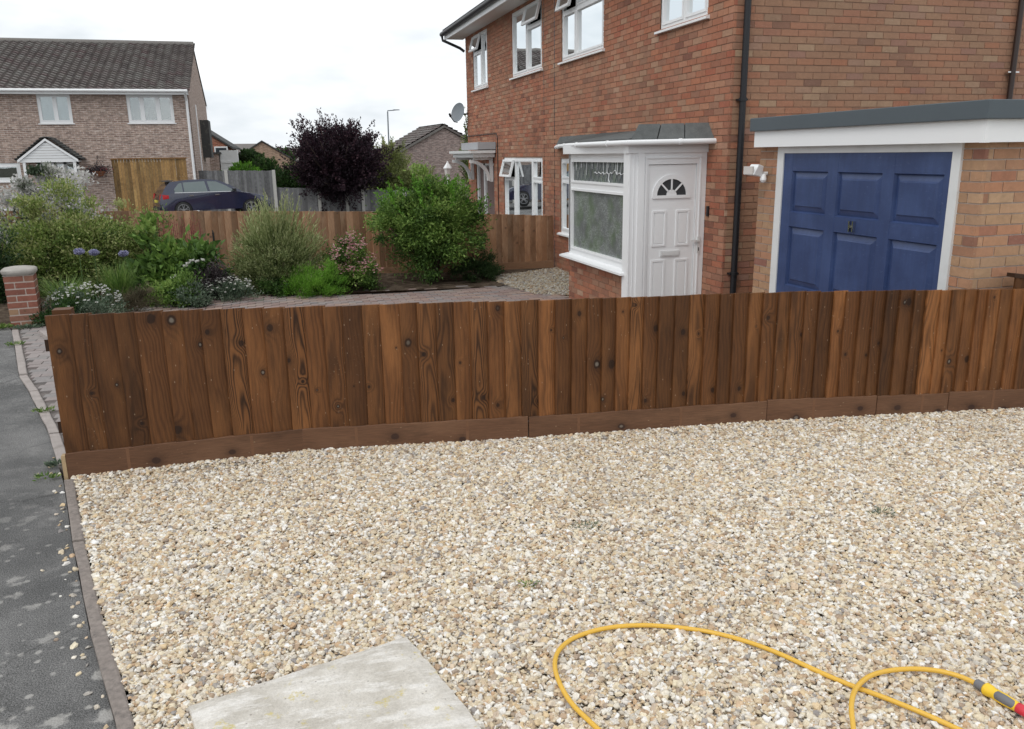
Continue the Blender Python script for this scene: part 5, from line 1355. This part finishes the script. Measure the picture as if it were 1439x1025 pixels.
tree('distant_tree', 'rounded distant green tree on the skyline left of the purple tree', 'tree', H3(1.2, 75), 1.5, (1.25, 75, 1.7), (1.5, 1.2, .95), 'hedge', 90, 50, .25, .14, 22, .2, 2500)
tree('distant_tree', 'dark distant tree touching the left side of the purple tree', 'tree', H3(4.6, 66), 1.5, (4.3, 66, 1.9), (1.3, 1.2, .95), 'plum', 70, 50, .2, .12, 24, .3, 2000, tb=.1)
tree('distant_tree', 'small distant green tree between the red house and the tan gable', 'tree', H3(-.6, 62), 1.2, (-.85, 62, 1.9), (.8, .7, .5), 'dark', 60, 50, .2, .11, 26, .3, 2000, tb=.2)
tree('conifer', 'tall thin evergreen showing behind the corner of the brick house', 'tree', H3(5.75, 22.6), 1.0, (5.62, 22.6, 1.7), (.42, .42, 1.5), 'spirea', 90, 50, .06, .03, 28, .3, 3000)

# grey fences with concrete posts
def grey_fence(label, x0, x1, y, t0, t1, posts):
    t = thing('grey_fence', label, 'fence', (x0, y, gz(x0, y))); b = MB(); x = x0; bp = []
    while x < x1:
        f_ = (x-x0)/(x1-x0); zt = t0+(t1-t0)*f_+random.uniform(-.012, .012); zb = gz(x, y)
        b.box(x, x+.106, y-.012-random.uniform(0, .01), y+.01, zb, zt); bp += [(0, 0, 0)]
        x += .11
    o = b.build('slats', M['grey_wood'], t); o['kind'] = 'stuff'
    off = rootloc(t)
    a = o.data.attributes.new('bp', 'FLOAT_VECTOR', 'POINT'); a.data.foreach_set('vector', [c_ for v in o.data.vertices for c_ in (v.co.x % .11, v.co.z, 0)])
    nb = len(o.data.vertices)//8; va = []
    for i in range(nb): va += [random.uniform(0, 9), random.uniform(.25, .8), .1]*8
    a = o.data.attributes.new('ba', 'FLOAT_VECTOR', 'POINT'); a.data.foreach_set('vector', va)
    for px, zt in posts: MB().box(px-.07, px+.07, y-.07, y+.06, gz(px, y)-.2, zt).build('concrete_post', M['post'], t)
    return t
grey_fence('tall grey weathered fence behind the navy car', -2.76, .36, 39.5, 1.35, 1.29, [(-1.62, 1.36), (.42, 1.32)])
grey_fence('lower grey fence with concrete posts below the purple tree', .50, 7.5, 39.6, .54, .20, [(2.36, .50), (3.62, .46), (4.36, .38), (6.3, .3)])

# ------------------------------------------------------------------ houses
def uvw_wall(v): return (v.x+v.y, v.z, 0)
def tile_rows(parent, p0, along, up, W_, L_, mat, tw=.33, th=.30, limit=0, score=None, wave=True):
    """overlapping wavy tiles as real pieces; p0 eaves corner, along and up unit vectors"""
    along = Vector(along); up = Vector(up); nrm = along.cross(up).normalized(); p0 = Vector(p0)
    if nrm.z < 0: nrm = -nrm
    nr, nc = int(L_/th)+1, int(W_/tw); K = 4
    def tile_verts():
        vs = []
        for (v, zo) in ((-.02, .090), (th+.03, .010)):
            for k in range(K+1):
                f_ = k/K; h = (.030*(math.sin(f_*2*PI)) if wave else 0); vs.append((f_*tw, v, h+zo))
        for k in range(K+1): f_ = k/K; vs.append((f_*tw, -.02, (.030*math.sin(f_*2*PI) if wave else 0)+.005))
        fs = [(k, k+1, K+2+k, K+1+k) for k in range(K)] + [(2*K+2+k, 2*K+3+k, k+1, k) for k in range(K)]
        return vs, fs
    vs, fs = tile_verts(); me = bpy.data.meshes.new('roof_tile'); me.from_pydata(vs, [], fs); me.attributes.new('rnd', 'FLOAT', 'FACE'); me.materials.append(mat); me.update()
    R = Matrix((along, up, nrm)).transposed(); items = []
    for r_ in range(nr):
        for c_ in range(nc):
            p = p0+along*(c_*tw)+up*(r_*th); items.append((score(p) if score else r_, p))
    items.sort(key=lambda t: t[0]); q = R.to_euler()
    for _, p in items[:limit]:
        o = bpy.data.objects.new('roof_tile', me); COL.objects.link(o); o.parent = parent; o.location = p-rootloc(parent); o.rotation_euler = (q.x+random.uniform(-.01, .01), q.y, q.z)
    if len(items) > limit:
        b = MB()
        for _, p in items[limit:]: b.add([p+R@Vector(v) for v in vs], fs)
        o = b.build('tiles', mat, parent); o['kind'] = 'stuff'
# left house, buff brick, with garage opening closed by timber
HY = 39.0; S_ = HY/35.0
def q2(x, z): return x*S_, CAM_H+(z-CAM_H)*S_
lh = thing('buff_brick_house', 'buff brick house with grey tiled roof on the left across the gardens', 'house', (-2.82, HY, -.65))
FL = frame((0, HY, 0), (1, 0, 0), (0, -1, 0)); XR = -2.82; XL = -19; GZ = -.7; EZ = 4.60
def O(x0, x1, z0, z1): a, c_ = q2(x0, z0), q2(x1, z1); return (a[0], c_[0], a[1], c_[1])
LW1, LW2, LW3, LP, LD = O(-7.73, -6.62, 3.2, 4.24), O(-4.72, -3.10, 3.2, 4.23), O(-9.9, -8.60, 1.15, 1.80), O(-5.51, -2.86, -.45, 1.87), O(-8.05, -6.62, -.45, 1.82)
ops = [LW1, LW2, LW3, LP, LD]; xj = q2(-6.05, 0)[0]
b = MB(); backing(b, FL, XL, xj, GZ, EZ, [o for o in ops], -.25, 0); b.build('wall', M['buff_brick'], lh, uvw=uvw_wall)
b = MB(); backing(b, FL, xj, XR, GZ, EZ, [o for o in ops], -.25, .004)
RY = HY+6.4; BYK = HY+12.4; RZ = 7.12; BZ = 4.9
b.add([(XR, HY, GZ), (XR, BYK, GZ), (XR, BYK, BZ), (XR, RY, RZ-.05), (XR, HY, EZ)], [(0, 1, 2, 3, 4)]); b.build('wall', M['pink_brick'], lh, uvw=uvw_wall)
upv = Vector((0, RY-HY+.35, RZ-EZ+.1)); LL = upv.length
tile_rows(lh, (XR-.40*0-.33*47+.12, HY-.35, EZ+.05), (1, 0, 0), upv.normalized(), .33*47, LL, M['tile'], limit=300, score=visible_score)
b = MB().add([(XL, HY-.3, EZ+.02), (XR+.02, HY-.3, EZ+.02), (XR+.02, RY, RZ-.03), (XL, RY, RZ-.03), (XR+.02, BYK+.3, BZ-.15), (XL, BYK+.3, BZ-.15)], [(0, 1, 2, 3), (3, 2, 4, 5)]); b.build('roof', M['tile_dark'], lh)
b = MB().tube([(XL, RY-.05, RZ+.11), (XR+.05, RY-.05, RZ+.11)], .17, 10); b.build('ridge', M['tile'], lh, smooth=40)
for x_ in (-13.1, -8.9, -5.05): MB().tube([(x_, RY, RZ+.1), (x_, RY, RZ+.26)], [.09, .07], 6).build('ridge_vent', M['tile_dark'], lh)
b = MB().box(XL, XR+.03, HY-.37, HY-.33, EZ-.12, EZ+.10).box(XL, XR+.03, HY-.33, HY, EZ-.12, EZ-.10); b.build('fascia', M['upvc'], lh)
MB().tube([(XL, HY-.44, EZ+.02), (XR+.02, HY-.44, EZ+.02)], .06, 8).build('gutter', M['upvc'], lh, smooth=40)
MB().tube([(XR-.08, HY-.42, EZ-.02), (XR-.08, HY-.06, EZ-.35), (XR-.08, HY-.06, GZ)], .055, 8).build('drainpipe', M['upvc'], lh, smooth=40)
b = MB().add([(XR+.03, HY-.37, EZ-.12), (XR+.03, RY, RZ-.12), (XR+.03, BYK+.35, BZ-.35), (XR+.03, BYK+.35, BZ-.12), (XR+.03, RY, RZ+.08), (XR+.03, HY-.37, EZ+.06)], [(0, 1, 4, 5), (1, 2, 3, 4)]); b.build('verge', M['tile_dark'], lh)
M['far_glass'] = M['glass']
window(lh, FL, *LW1, vs_=((LW1[0]+LW1[1])/2+.02,), fr=.09, curt=[(LW1[0]+.1, LW1[1]-.1, LW1[2]+.1)])
window(lh, FL, *LW2, vs_=(LW2[0]+.58, LW2[1]-.60), fr=.09)
window(lh, FL, *LW3, vs_=(), fr=.12)
b = MB(); x = LP[0]; va = []; bpv = []
while x < LP[1]-.02:
    x2 = min(x+.118, LP[1]); dd_ = random.uniform(0, .012); b.fbox(FL, x, x2-.006, GZ, LP[3], -.07, -.04+dd_); va += [random.uniform(0, 9), random.uniform(.2, .85), .2]*8; x += .12
o = b.build('timber_infill', M['gold_wood'], lh); o['kind'] = 'stuff'
a = o.data.attributes.new('ba', 'FLOAT_VECTOR', 'POINT'); a.data.foreach_set('vector', va)
a = o.data.attributes.new('bp', 'FLOAT_VECTOR', 'POINT'); a.data.foreach_set('vector', [c_ for v in o.data.vertices for c_ in (v.co.x % .12, v.co.z, 0)])
MB().fbox(FL, LP[0]-.03, LP[1]+.03, LP[3], LP[3]+.05, -.05, .02).build('lintel_trim', M['gold_trim'] if 'gold_trim' in M else M['bark'], lh)
# porch with gabled canopy
b = MB(); px0, px1 = LD[0], LD[1]
b.fbox(FL, px0, px0+.12, GZ, LD[3], -.2, -.1).fbox(FL, px0+.62, px0+.72, GZ, LD[3], -.2, -.1).fbox(FL, px0+.98, px0+1.10, GZ, LD[3], -.2, -.1).fbox(FL, px1-.10, px1, GZ, LD[3], -.2, -.1).fbox(FL, px0, px1, LD[3]-.1, LD[3], -.2, -.1).fbox(FL, px0, px0+1.0, GZ, .3, -.2, -.12)
pf = b.build('porch_frame', M['upvc'], lh)
MB().fbox(FL, px0+.1, px1-.1, GZ, LD[3]-.1, -.16, -.15).build('pane', M['glass'], pf)
MB().fbox(FL, px0, px1, GZ, LD[3], -1.2, -1.18).build('room', M['dark'], pf)
ax, az = q2(-7.55, 2.56); lx, lz = q2(-8.40, 1.86); rx, _ = q2(-6.52, 1.86); ax = (lx+rx)/2
yc = HY-.95
cl_ = MB()
hN = 7
for k in range(hN):      # horizontal cladding boards of the gable
    z0_, z1_ = lz+(az-.06-lz)*k/hN, lz+(az-.06-lz)*(k+1)/hN-.012; f0, f1 = (z0_-lz)/(az-lz), (z1_-lz)/(az-lz)
    cl_.prism([(lx+(ax-lx)*f0+.03, yc, z0_), (rx+(ax-rx)*f0-.03, yc, z0_), (rx+(ax-rx)*f1-.03, yc-.006, z1_), (lx+(ax-lx)*f1+.03, yc-.006, z1_)], (0, .03, 0))
cp = cl_.build('porch_cladding', M['upvc'], lh)
b = MB()
for (xa, sg) in ((lx, 1), (rx, -1)):
    b.add([(xa-sg*.06, yc-.05, lz-.06), (ax, yc-.05, az+.0), (ax, yc+.0, az), (xa-sg*.06, yc+.0, lz-.06), (xa-sg*.06, yc-.05, lz+.04), (ax, yc-.05, az+.10), (ax, yc+.0, az+.10), (xa-sg*.06, yc, lz+.04)], BOXF)
b.build('bargeboard', M['upvc'], lh)
for (xa, sg) in ((lx, 1), (rx, -1)):
    up_ = Vector((ax-xa, 0, az-lz+.06)); tile_rows(lh, (xa-sg*.10, yc-.03 if sg < 0 else HY, lz+.03), (0, 1, 0) if sg < 0 else (0, -1, 0), up_.normalized(), .99, up_.length, M['tile_dark'], tw=.165, th=.14, limit=0)
b = MB().box(lx+.10, lx+.20, yc+.02, yc+.12, GZ, lz).box(rx-.16, rx-.06, yc+.02, yc+.12, GZ, lz).box(lx, rx, yc, HY, lz-.05, lz); b.build('porch_post', M['upvc'], lh)
# side of the house: window strip and dark box
b = MB().box(XR+.0, XR+.03, HY+3.6, HY+3.9, .9, 4.3); b.build('side_trim', M['upvc'], lh)
MB().box(XR+.0, XR+.40, HY+5.6, HY+7.4, 1.9, 3.7).build('side_box', M['tile_dark'], lh)
# hanging basket and wall ornament
hx, hz = q2(-5.93, 1.46)
hb = thing('hanging_basket', 'hanging flower basket on the buff brick wall right of the porch', 'planter', (hx, HY-.3, hz))
b = MB(); rings = [(0.02, -.22), (.14, -.19), (.23, -.08), (.25, 0)]
vs = [(hx+r_*math.cos(2*PI*k/14), HY-.3+r_*math.sin(2*PI*k/14), hz+z_) for r_, z_ in rings for k in range(14)]
b.add(vs, [(j*14+k, j*14+(k+1) % 14, (j+1)*14+(k+1) % 14, (j+1)*14+k) for j in range(3) for k in range(14)]); b.build('bowl', M['terracotta'], hb)
b = MB()
for k in range(3): b.tube([(hx+.24*math.cos(k*2.1), HY-.3+.24*math.sin(k*2.1), hz), (hx, HY-.3, hz+.55)], .008, 4)
b.tube([(hx, HY-.02, hz+.62), (hx, HY-.3, hz+.62), (hx, HY-.3, hz+.55)], .015, 5); b.build('bracket', M['black'], hb)
g = np.random.default_rng(2); P_ = np.array([hx, HY-.3, hz+.05])+g.normal(0, 1, (700, 3))*[.2, .15, .10]; leaf_mesh('foliage', P_, g.normal(0, 1, (700, 3)), .07, .04, M['leaf_purple'], hb)
P_ = np.array([hx+.1, HY-.4, hz+.05])+g.normal(0, 1, (60, 3))*[.22, .1, .08]; leaf_mesh('flowers', P_, g.normal(0, 1, (60, 3)), .06, .05, M['leaf_redf'], hb)
wo = thing('wall_wheel', 'small dark wheel ornament on the wall left of the hanging basket', 'ornament', (hx-.45, HY-.05, hz-.02))
c0 = Vector((hx-.45, HY-.06, hz-.02)); b = MB(); b.tube([c0+Vector((math.cos(k*PI/8)*.11, 0, math.sin(k*PI/8)*.11)) for k in range(17)], .028, 6); b.build('rim', M['rubber'], wo)
MB().tube([c0+Vector((0, -.01, 0)), c0+Vector((0, .03, 0))], .03, 8).build('hub', M['rim'], wo)

def simple_house(name, label, cx_, cy_, rot, L_, W_, eave, ridge, wall, rooft, ground=None, tiles=True, wins=(), extra=None):
    """gabled house; local x along the ridge, gable ends at +-L/2"""
    g0 = gz(cx_, cy_) if ground is None else ground
    t = thing(name, label, 'house', (cx_, cy_, g0), rot)
    ROOT[t.name] = Vector((0, 0, 0)); h, w_ = L_/2, W_/2
    b = MB(); e, r_ = eave-g0, ridge-g0
    b.add([(-h, -w_, 0), (h, -w_, 0), (h, w_, 0), (-h, w_, 0), (-h, -w_, e), (h, -w_, e), (h, w_, e), (-h, w_, e), (-h, 0, r_), (h, 0, r_)], [(0, 1, 5, 4), (2, 3, 7, 6), (1, 2, 6, 9, 5), (3, 0, 4, 8, 7)])
    b.build('wall', wall, t, world=False, uvw=uvw_wall)
    sl__ = math.hypot(w_, r_-e); ov = .3; k_ = ov/w_; b = MB()
    for s_ in (-1, 1):
        a = [(-h-.12, s_*w_*(1+k_), e-(r_-e)*k_+.03), (h+.12, s_*w_*(1+k_), e-(r_-e)*k_+.03), (h+.12, 0, r_+.03), (-h-.12, 0, r_+.03)]
        b.add(a+[(x, y, z+.12) for x, y, z in a], BOXF)
    b.build('roof', rooft, t, world=False)
    if tiles:
        for s_ in (-1, 1):
            u_ = Vector((0, -s_*w_*(1+k_), (r_-e)*(1+k_))); 
            tile_rows(t, (-h-.1 if s_ < 0 else h+.1, s_*w_*(1+k_), e-(r_-e)*k_+.16), (1 if s_ < 0 else -1, 0, 0), u_.normalized(), L_+.2, u_.length, rooft, tw=.33, th=.32, limit=0)
    for (side, u0, u1, z0, z1) in wins:
        y = -w_-.03 if side == 'f' else 0; b = MB()
        if side == 'f':
            b.box(u0, u1, -w_-.04, -w_+.02, z0, z1); wf = b.build('window', M['upvc'], t, world=False)
            m_ = (u0+u1)/2
            MB().box(u0+.08, m_-.04, -w_-.05, -w_-.042, z0+.08, z1-.08).box(m_+.04, u1-.08, -w_-.05, -w_-.042, z0+.08, z1-.08).build('pane', M['far_pane'], wf, world=False)
        else:
            x = h if side == 'r' else -h; sx = 1 if side == 'r' else -1; x0, x1 = sorted((x-.02*sx, x+.04*sx)); b.box(x0, x1, u0, u1, z0, z1); wf = b.build('window', M['upvc'], t, world=False)
            x0, x1 = sorted((x+.042*sx, x+.05*sx)); MB().box(x0, x1, u0+.08, u1-.08, z0+.08, z1-.08).build('pane', M['far_pane'], wf, world=False)
    return t
M['far_pane'] = plain('dark pane', (.05, .06, .07), .08, .1, bump=0, spec=.8)
simple_house('gable_house', 'mauve brick house with a tiled roof seen gable on, behind the big green shrub', 9.95, 50.9, rad(94), 5.5, 6.0, 1.80, 3.36, M['mauve_brick'], M['tile'], tiles=True)
simple_house('tan_gable_house', 'tan brick bungalow gable between the red house and purple tree', 0.05, 77, rad(90), 8, 9.0, .3, 3.11, M['tan_brick'], M['tile_dark'], tiles=False)
simple_house('distant_house', 'low distant roof seen over the bushes left of the tan gable', -4.4, 92, rad(2), 10, 7, 1.6, 3.15, M['tan_brick'], M['tile'], tiles=False)
simple_house('distant_house', 'grey distant roof between the tan gable and the purple tree', 3.2, 96, rad(2), 6, 7, 1.5, 2.75, M['tan_brick'], M['tile'], tiles=False)
simple_house('red_brick_house', 'small red brick house with white bay, just right of the buff house', -3.6, 60, rad(88), 8, 3.4, 2.60, 3.75, M['red_brick'], M['tile_dark'], tiles=False, wins=(('l', -1.7, -.9, 1.6, 3.0), ('l', .5, 1.5, 1.2, 3.2)))
ot = thing('outbuilding', 'low pinkish outbuilding with a white trellis beside the buff house', 'shed', (-2.5, 50, -.6))
MB().box(-3.6, -2.35, 50, 52, -.7, 2.1).build('wall', M['pink_brick'], ot, uvw=uvw_wall)
MB().box(-2.3, -1.35, 50.4, 52, -.7, 2.3).box(-2.25, -1.4, 50.36, 50.4, .9, 1.0).box(-2.25, -1.4, 50.36, 50.4, 1.6, 1.7).build('white_lean_to', M['upvc_dull'], ot)
MB().box(-3.7, -2.2, 49.9, 52.1, 2.1, 2.2).build('roof', M['tile_dark'], ot)
# opposite side of the road, seen only as a reflection in the windows
simple_house('opposite_house', 'brick house across the road, left of the camera', -24, 16, rad(80), 16, 8, 4.9, 7.4, M['buff_brick'], M['tile_dark'], ground=-.1, tiles=False, wins=(('f', -5, -3.4, 3.2, 4.4), ('f', 1, 2.8, 3.2, 4.4), ('f', -5, -3.2, .8, 2.1), ('f', 1, 2.8, .8, 2.1)))

# street lamp
lp = thing('street_lamp', 'tall thin grey street lamp above the golden tree', 'lamp post', (8.55, 60, -.6))
MB().tube([(8.6, 60, -.7), (8.62, 60, 1.5), (8.66, 60, 4.86)], [.075, .06, .045], 10).build('pole', M['dish'], lp, smooth=40)
MB().tube([(8.66, 60, 4.82), (8.66, 60, 4.92), (9.1, 59.9, 4.95)], .035, 8).build('arm', M['dish'], lp)
MB().add([(9.05, 59.8, 4.92), (9.5, 59.8, 4.95), (9.5, 60.0, 4.95), (9.05, 60, 4.92), (9.05, 59.8, 5.0), (9.45, 59.82, 5.0), (9.45, 59.98, 5.0), (9.05, 60, 5.0)], BOXF).build('lamp_head', M['dish'], lp)
# satellite dish on the far corner
sdh = thing('satellite_dish', 'grey satellite dish on the far corner of the brick house', 'satellite dish', (5.0, 21.0, 2.85))
cc = Vector((4.82, 21.0, 2.87)); nn_ = Vector((-.80, -.55, .28)).normalized(); uu = nn_.cross(Vector((0, 0, 1))).normalized(); vv = uu.cross(nn_)
b = MB(); vs = []; ri = [(0, 0), (.08, .004), (.16, .016), (.23, .036), (.265, .05)]; n = 24
for r_, dz in ri:
    for k in range(n): vs.append(cc+uu*(r_*.82*math.cos(2*PI*k/n))+vv*(r_*math.sin(2*PI*k/n))*.92+nn_*dz)
b.add(vs, [(j*n+k, j*n+(k+1) % n, (j+1)*n+(k+1) % n, (j+1)*n+k) for j in range(len(ri)-1) for k in range(n)]); b.build('reflector', M['dish'], sdh, smooth=True)
MB().tube([cc-vv*.24, cc-vv*.26+nn_*.12, cc-vv*.17+nn_*.30], .012, 6).build('arm', M['black'], sdh)
MB().tube([cc-vv*.18+nn_*.27, cc-vv*.12+nn_*.33], .028, 8).build('receiver', M['black'], sdh)
MB().tube([cc-nn_*.02, (4.86, 21.02, 2.84), (5.02, 20.93, 2.84)], .022, 6).build('mount', M['black'], sdh)
# white lantern by the neighbour's door
ln_ = thing('garden_lantern', 'white post lantern beside the neighbouring canopy', 'lamp', (4.55, 21.3, -.35))
MB().tube([(4.55, 21.3, -.35), (4.55, 21.3, 1.30)], .03, 8).build('post', M['upvc'], ln_)
b = MB().tube([(4.55, 21.3, 1.30), (4.55, 21.3, 1.34), (4.55, 21.3, 1.52)], [.03, .07, .095], 6); b.build('lamp_glass', M['soffit'], ln_)
MB().tube([(4.55, 21.3, 1.52), (4.55, 21.3, 1.56), (4.55, 21.3, 1.64), (4.55, 21.3, 1.70)], [.12, .10, .04, .012], 6).build('lamp_hood', M['upvc'], ln_)

# ------------------------------------------------------------------ cars
def car(name, label, loc, rz, paint, scale=1.0, plate=True):
    t = thing(name, label, 'car', loc, rz); t.scale = (scale,)*3; ROOT[t.name] = Vector((0, 0, 0))
    def Wd(z): return .885 - .05*max(0, .45-z) - (.05*max(0, z-.62)/.33 if z < .95 else .05+.26*(z-.95)/.5)
    arch = lambda cx_, r_: [(cx_+r_*math.cos(a), .31+r_*math.sin(a)) for a in [PI*(k/9) for k in range(10)]]
    low = [(.10, .24), (.02, .42), (.0, .62), (.05, .80), (.12, .97), (.9, .985), (2.0, .975), (3.0, .955), (3.25, .93), (3.75, .85), (4.12, .74), (4.30, .62), (4.36, .45), (4.30, .24)]
    low += arch(3.52, .36)[::1] ; a_ = [p for p in low]
    a_ = low[:14] + [(3.52+.36*math.cos(a), .28+.38*math.sin(a)) for a in [PI*k/10 for k in range(11)]] + [(.86+.36*math.cos(a), .28+.38*math.sin(a)) for a in [PI*k/10 for k in range(11)]]
    def loft(poly, layers, b):
        n = len(poly); vs = []
        for s_, inset in layers:
            for (x, z) in poly:
                xe = x + (inset*.9 if x < .5 else (-inset*1.3 if x > 3.9 else 0)); vs.append((xe, s_*(Wd(z)-inset*.30), z-(inset*.12 if z > .6 else 0)))
        m_ = len(layers); fs = [(j*n+i, j*n+(i+1) % n, (j+1)*n+(i+1) % n, (j+1)*n+i) for j in range(m_-1) for i in range(n)]
        fs += [tuple(range(n-1, -1, -1)), tuple((m_-1)*n+i for i in range(n))]; b.add(vs, fs)
    b = MB(); loft(a_, [(-1, .03), (-.97, .0), (.97, .0), (1, .03)], b)
    # layers with sign factor: middle rows keep full length
    body = b.build('body', paint, t, world=False, smooth=35)
    gh = [(.14, .97), (.28, 1.20), (.50, 1.40), (1.2, 1.47), (1.9, 1.475), (2.35, 1.42), (2.75, 1.24), (3.22, .955)]
    n = len(gh); b = MB(); vs = [(x, s_*(Wd(z)-.012), z) for s_ in (-1, 1) for x, z in gh]
    b.add(vs, [(i, i+1, n+i+1, n+i) for i in range(n-1)]+[tuple(range(n-1, -1, -1)), tuple(range(n, 2*n))]); b.build('cabin', paint, t, world=False, smooth=35)
    def pane(poly, nm, mt, off=.006):
        for s_ in (-1, 1):
            vs = [(x, s_*(Wd(z)-.012+off), z) for x, z in poly]; MB().add(vs, [tuple(range(len(vs)))]).build(nm, mt, t, world=False)
    pane([(.62, 1.0), (.60, 1.12), (.80, 1.33), (.92, 1.36), (.92, 1.0)], 'window', M['car_glass_dark'])
    pane([(.97, 1.0), (.97, 1.37), (1.80, 1.40), (1.86, 1.0)], 'window', M['car_glass_dark'])
    pane([(1.95, 1.0), (1.90, 1.40), (2.25, 1.375), (2.62, 1.20), (2.92, .99)], 'window', M['car_glass_dark'])
    pane([(.60, .975), (.60, .995), (2.98, .985), (2.98, .965)], 'window_trim', M['chrome'])
    for xd in (.93, 1.90): pane([(xd, .32), (xd, .96), (xd+.012, .96), (xd+.012, .32)], 'door_gap', M['black'], .008)
    for xh in (1.12, 2.12):
        for s_ in (-1, 1): MB().box(xh, xh+.17, *(sorted((s_*(Wd(.86)-.01), s_*(Wd(.86)+.025)))), .855, .885).build('door_handle', paint if paint != M['navy'] else M['chrome'], t, world=False)
    MB().add([(.20, -.66, 1.06), (.20, .66, 1.06), (.43, .56, 1.34), (.43, -.56, 1.34)], [(0, 1, 2, 3)]).build('rear_window', M['car_glass_dark'], t, world=False)
    MB().add([(3.10, -.72, 1.03), (3.10, .72, 1.03), (2.42, .60, 1.395), (2.42, -.60, 1.395)], [(3, 2, 1, 0)]).build('windscreen', M['car_glass_dark'], t, world=False)
    MB().add([(.38, -.58, 1.40), (.62, -.58, 1.43), (.62, .58, 1.43), (.38, .58, 1.40), (.28, -.56, 1.425), (.62, -.56, 1.46), (.62, .56, 1.46), (.28, .56, 1.425)], BOXF).build('spoiler', M['black'], t, world=False)
    for s_ in (-1, 1):
        y0, y1 = sorted((s_*.56, s_*.872)); MB().add([(.04, s_*.55, .74), (.02, s_*.80, .72), (.36, s_*.887, .78), (.36, s_*.885, .90), (.06, s_*.80, .94), (.07, s_*.55, .92)], [(0, 1, 4, 5), (1, 2, 3, 4)]).build('tail_light', M['red_lamp'], t, world=False)
        MB().add([(4.02, s_*.86, .68), (4.26, s_*.72, .64), (4.31, s_*.55, .60), (4.26, s_*.55, .70), (3.98, s_*.84, .78)], [(0, 1, 2, 3, 4)]).build('headlight', M['chrome'], t, world=False)
        y0, y1 = sorted((s_*.88, s_*1.02)); MB().add([(2.82, y0, .97), (2.95, y0, .97), (2.93, y1, 1.0), (2.80, y1, 1.0), (2.80, y0, 1.10), (2.93, y0, 1.09), (2.90, y1, 1.11), (2.80, y1, 1.12)], BOXF).build('wing_mirror', M['black'], t, world=False, bevel=.01)
    MB().box(-.022, .03, -.26, .26, .60, .70).build('number_plate', M['plate'], t, world=False)
    MB().box(-.015, .06, -.80, .80, .26, .42).build('rear_bumper', M['black'], t, world=False, bevel=.01)
    for cx_ in (.86, 3.52):
        for s_ in (-1, 1):
            MB().tube([(cx_, s_*.60, .31), (cx_, s_*.83, .31)], .355, 24).build('wheel_arch', M['black'], t, world=False)
            wh = MB().tube([(cx_, s_*.66, .31), (cx_, s_*.68, .31), (cx_, s_*.85, .31), (cx_, s_*.87, .31)], [.29, .315, .315, .29], 28).build('wheel', M['rubber'], t, world=False, smooth=40)
            b = MB(); b.tube([(cx_, s_*.868, .31), (cx_, s_*.872, .31)], .06, 14)
            for k in range(5):
                a = k*2*PI/5+.3; c_, sn = math.cos(a), math.sin(a)
                for q in (-1, 1): b.tube([(cx_+c_*.04, s_*.872, .31+sn*.04), (cx_+math.cos(a+q*.2)*.205, s_*.872, .31+math.sin(a+q*.2)*.205)], .014, 6)
            b.tube([(cx_+.215*math.cos(k*PI/12), s_*.870, .31+.215*math.sin(k*PI/12)) for k in range(25)], .013, 6); b.build('rim', M['rim'], wh, world=False)
    return t
M['car_glass_dark'] = plain('dark car glass', (.10, .13, .13), .05, .3, 1.2, spec=1.0, bump=0)
car('parked_car', 'navy blue hatchback parked before the grey fence, tail towards the house wall', (-4.06, 34.6, -.33), rad(15), M['navy'], .96)
car('parked_car', 'white car parked at the far left before the buff house, mostly behind the shrubs', (-12.6, 33.2, -.62), rad(4), M['car_white'], 1.0)
car('parked_car', 'white car nearest the camera on the road, only its front showing at the left edge', (-8.85, 15.2, -.05), rad(-8), M['car_white'], 1.0)
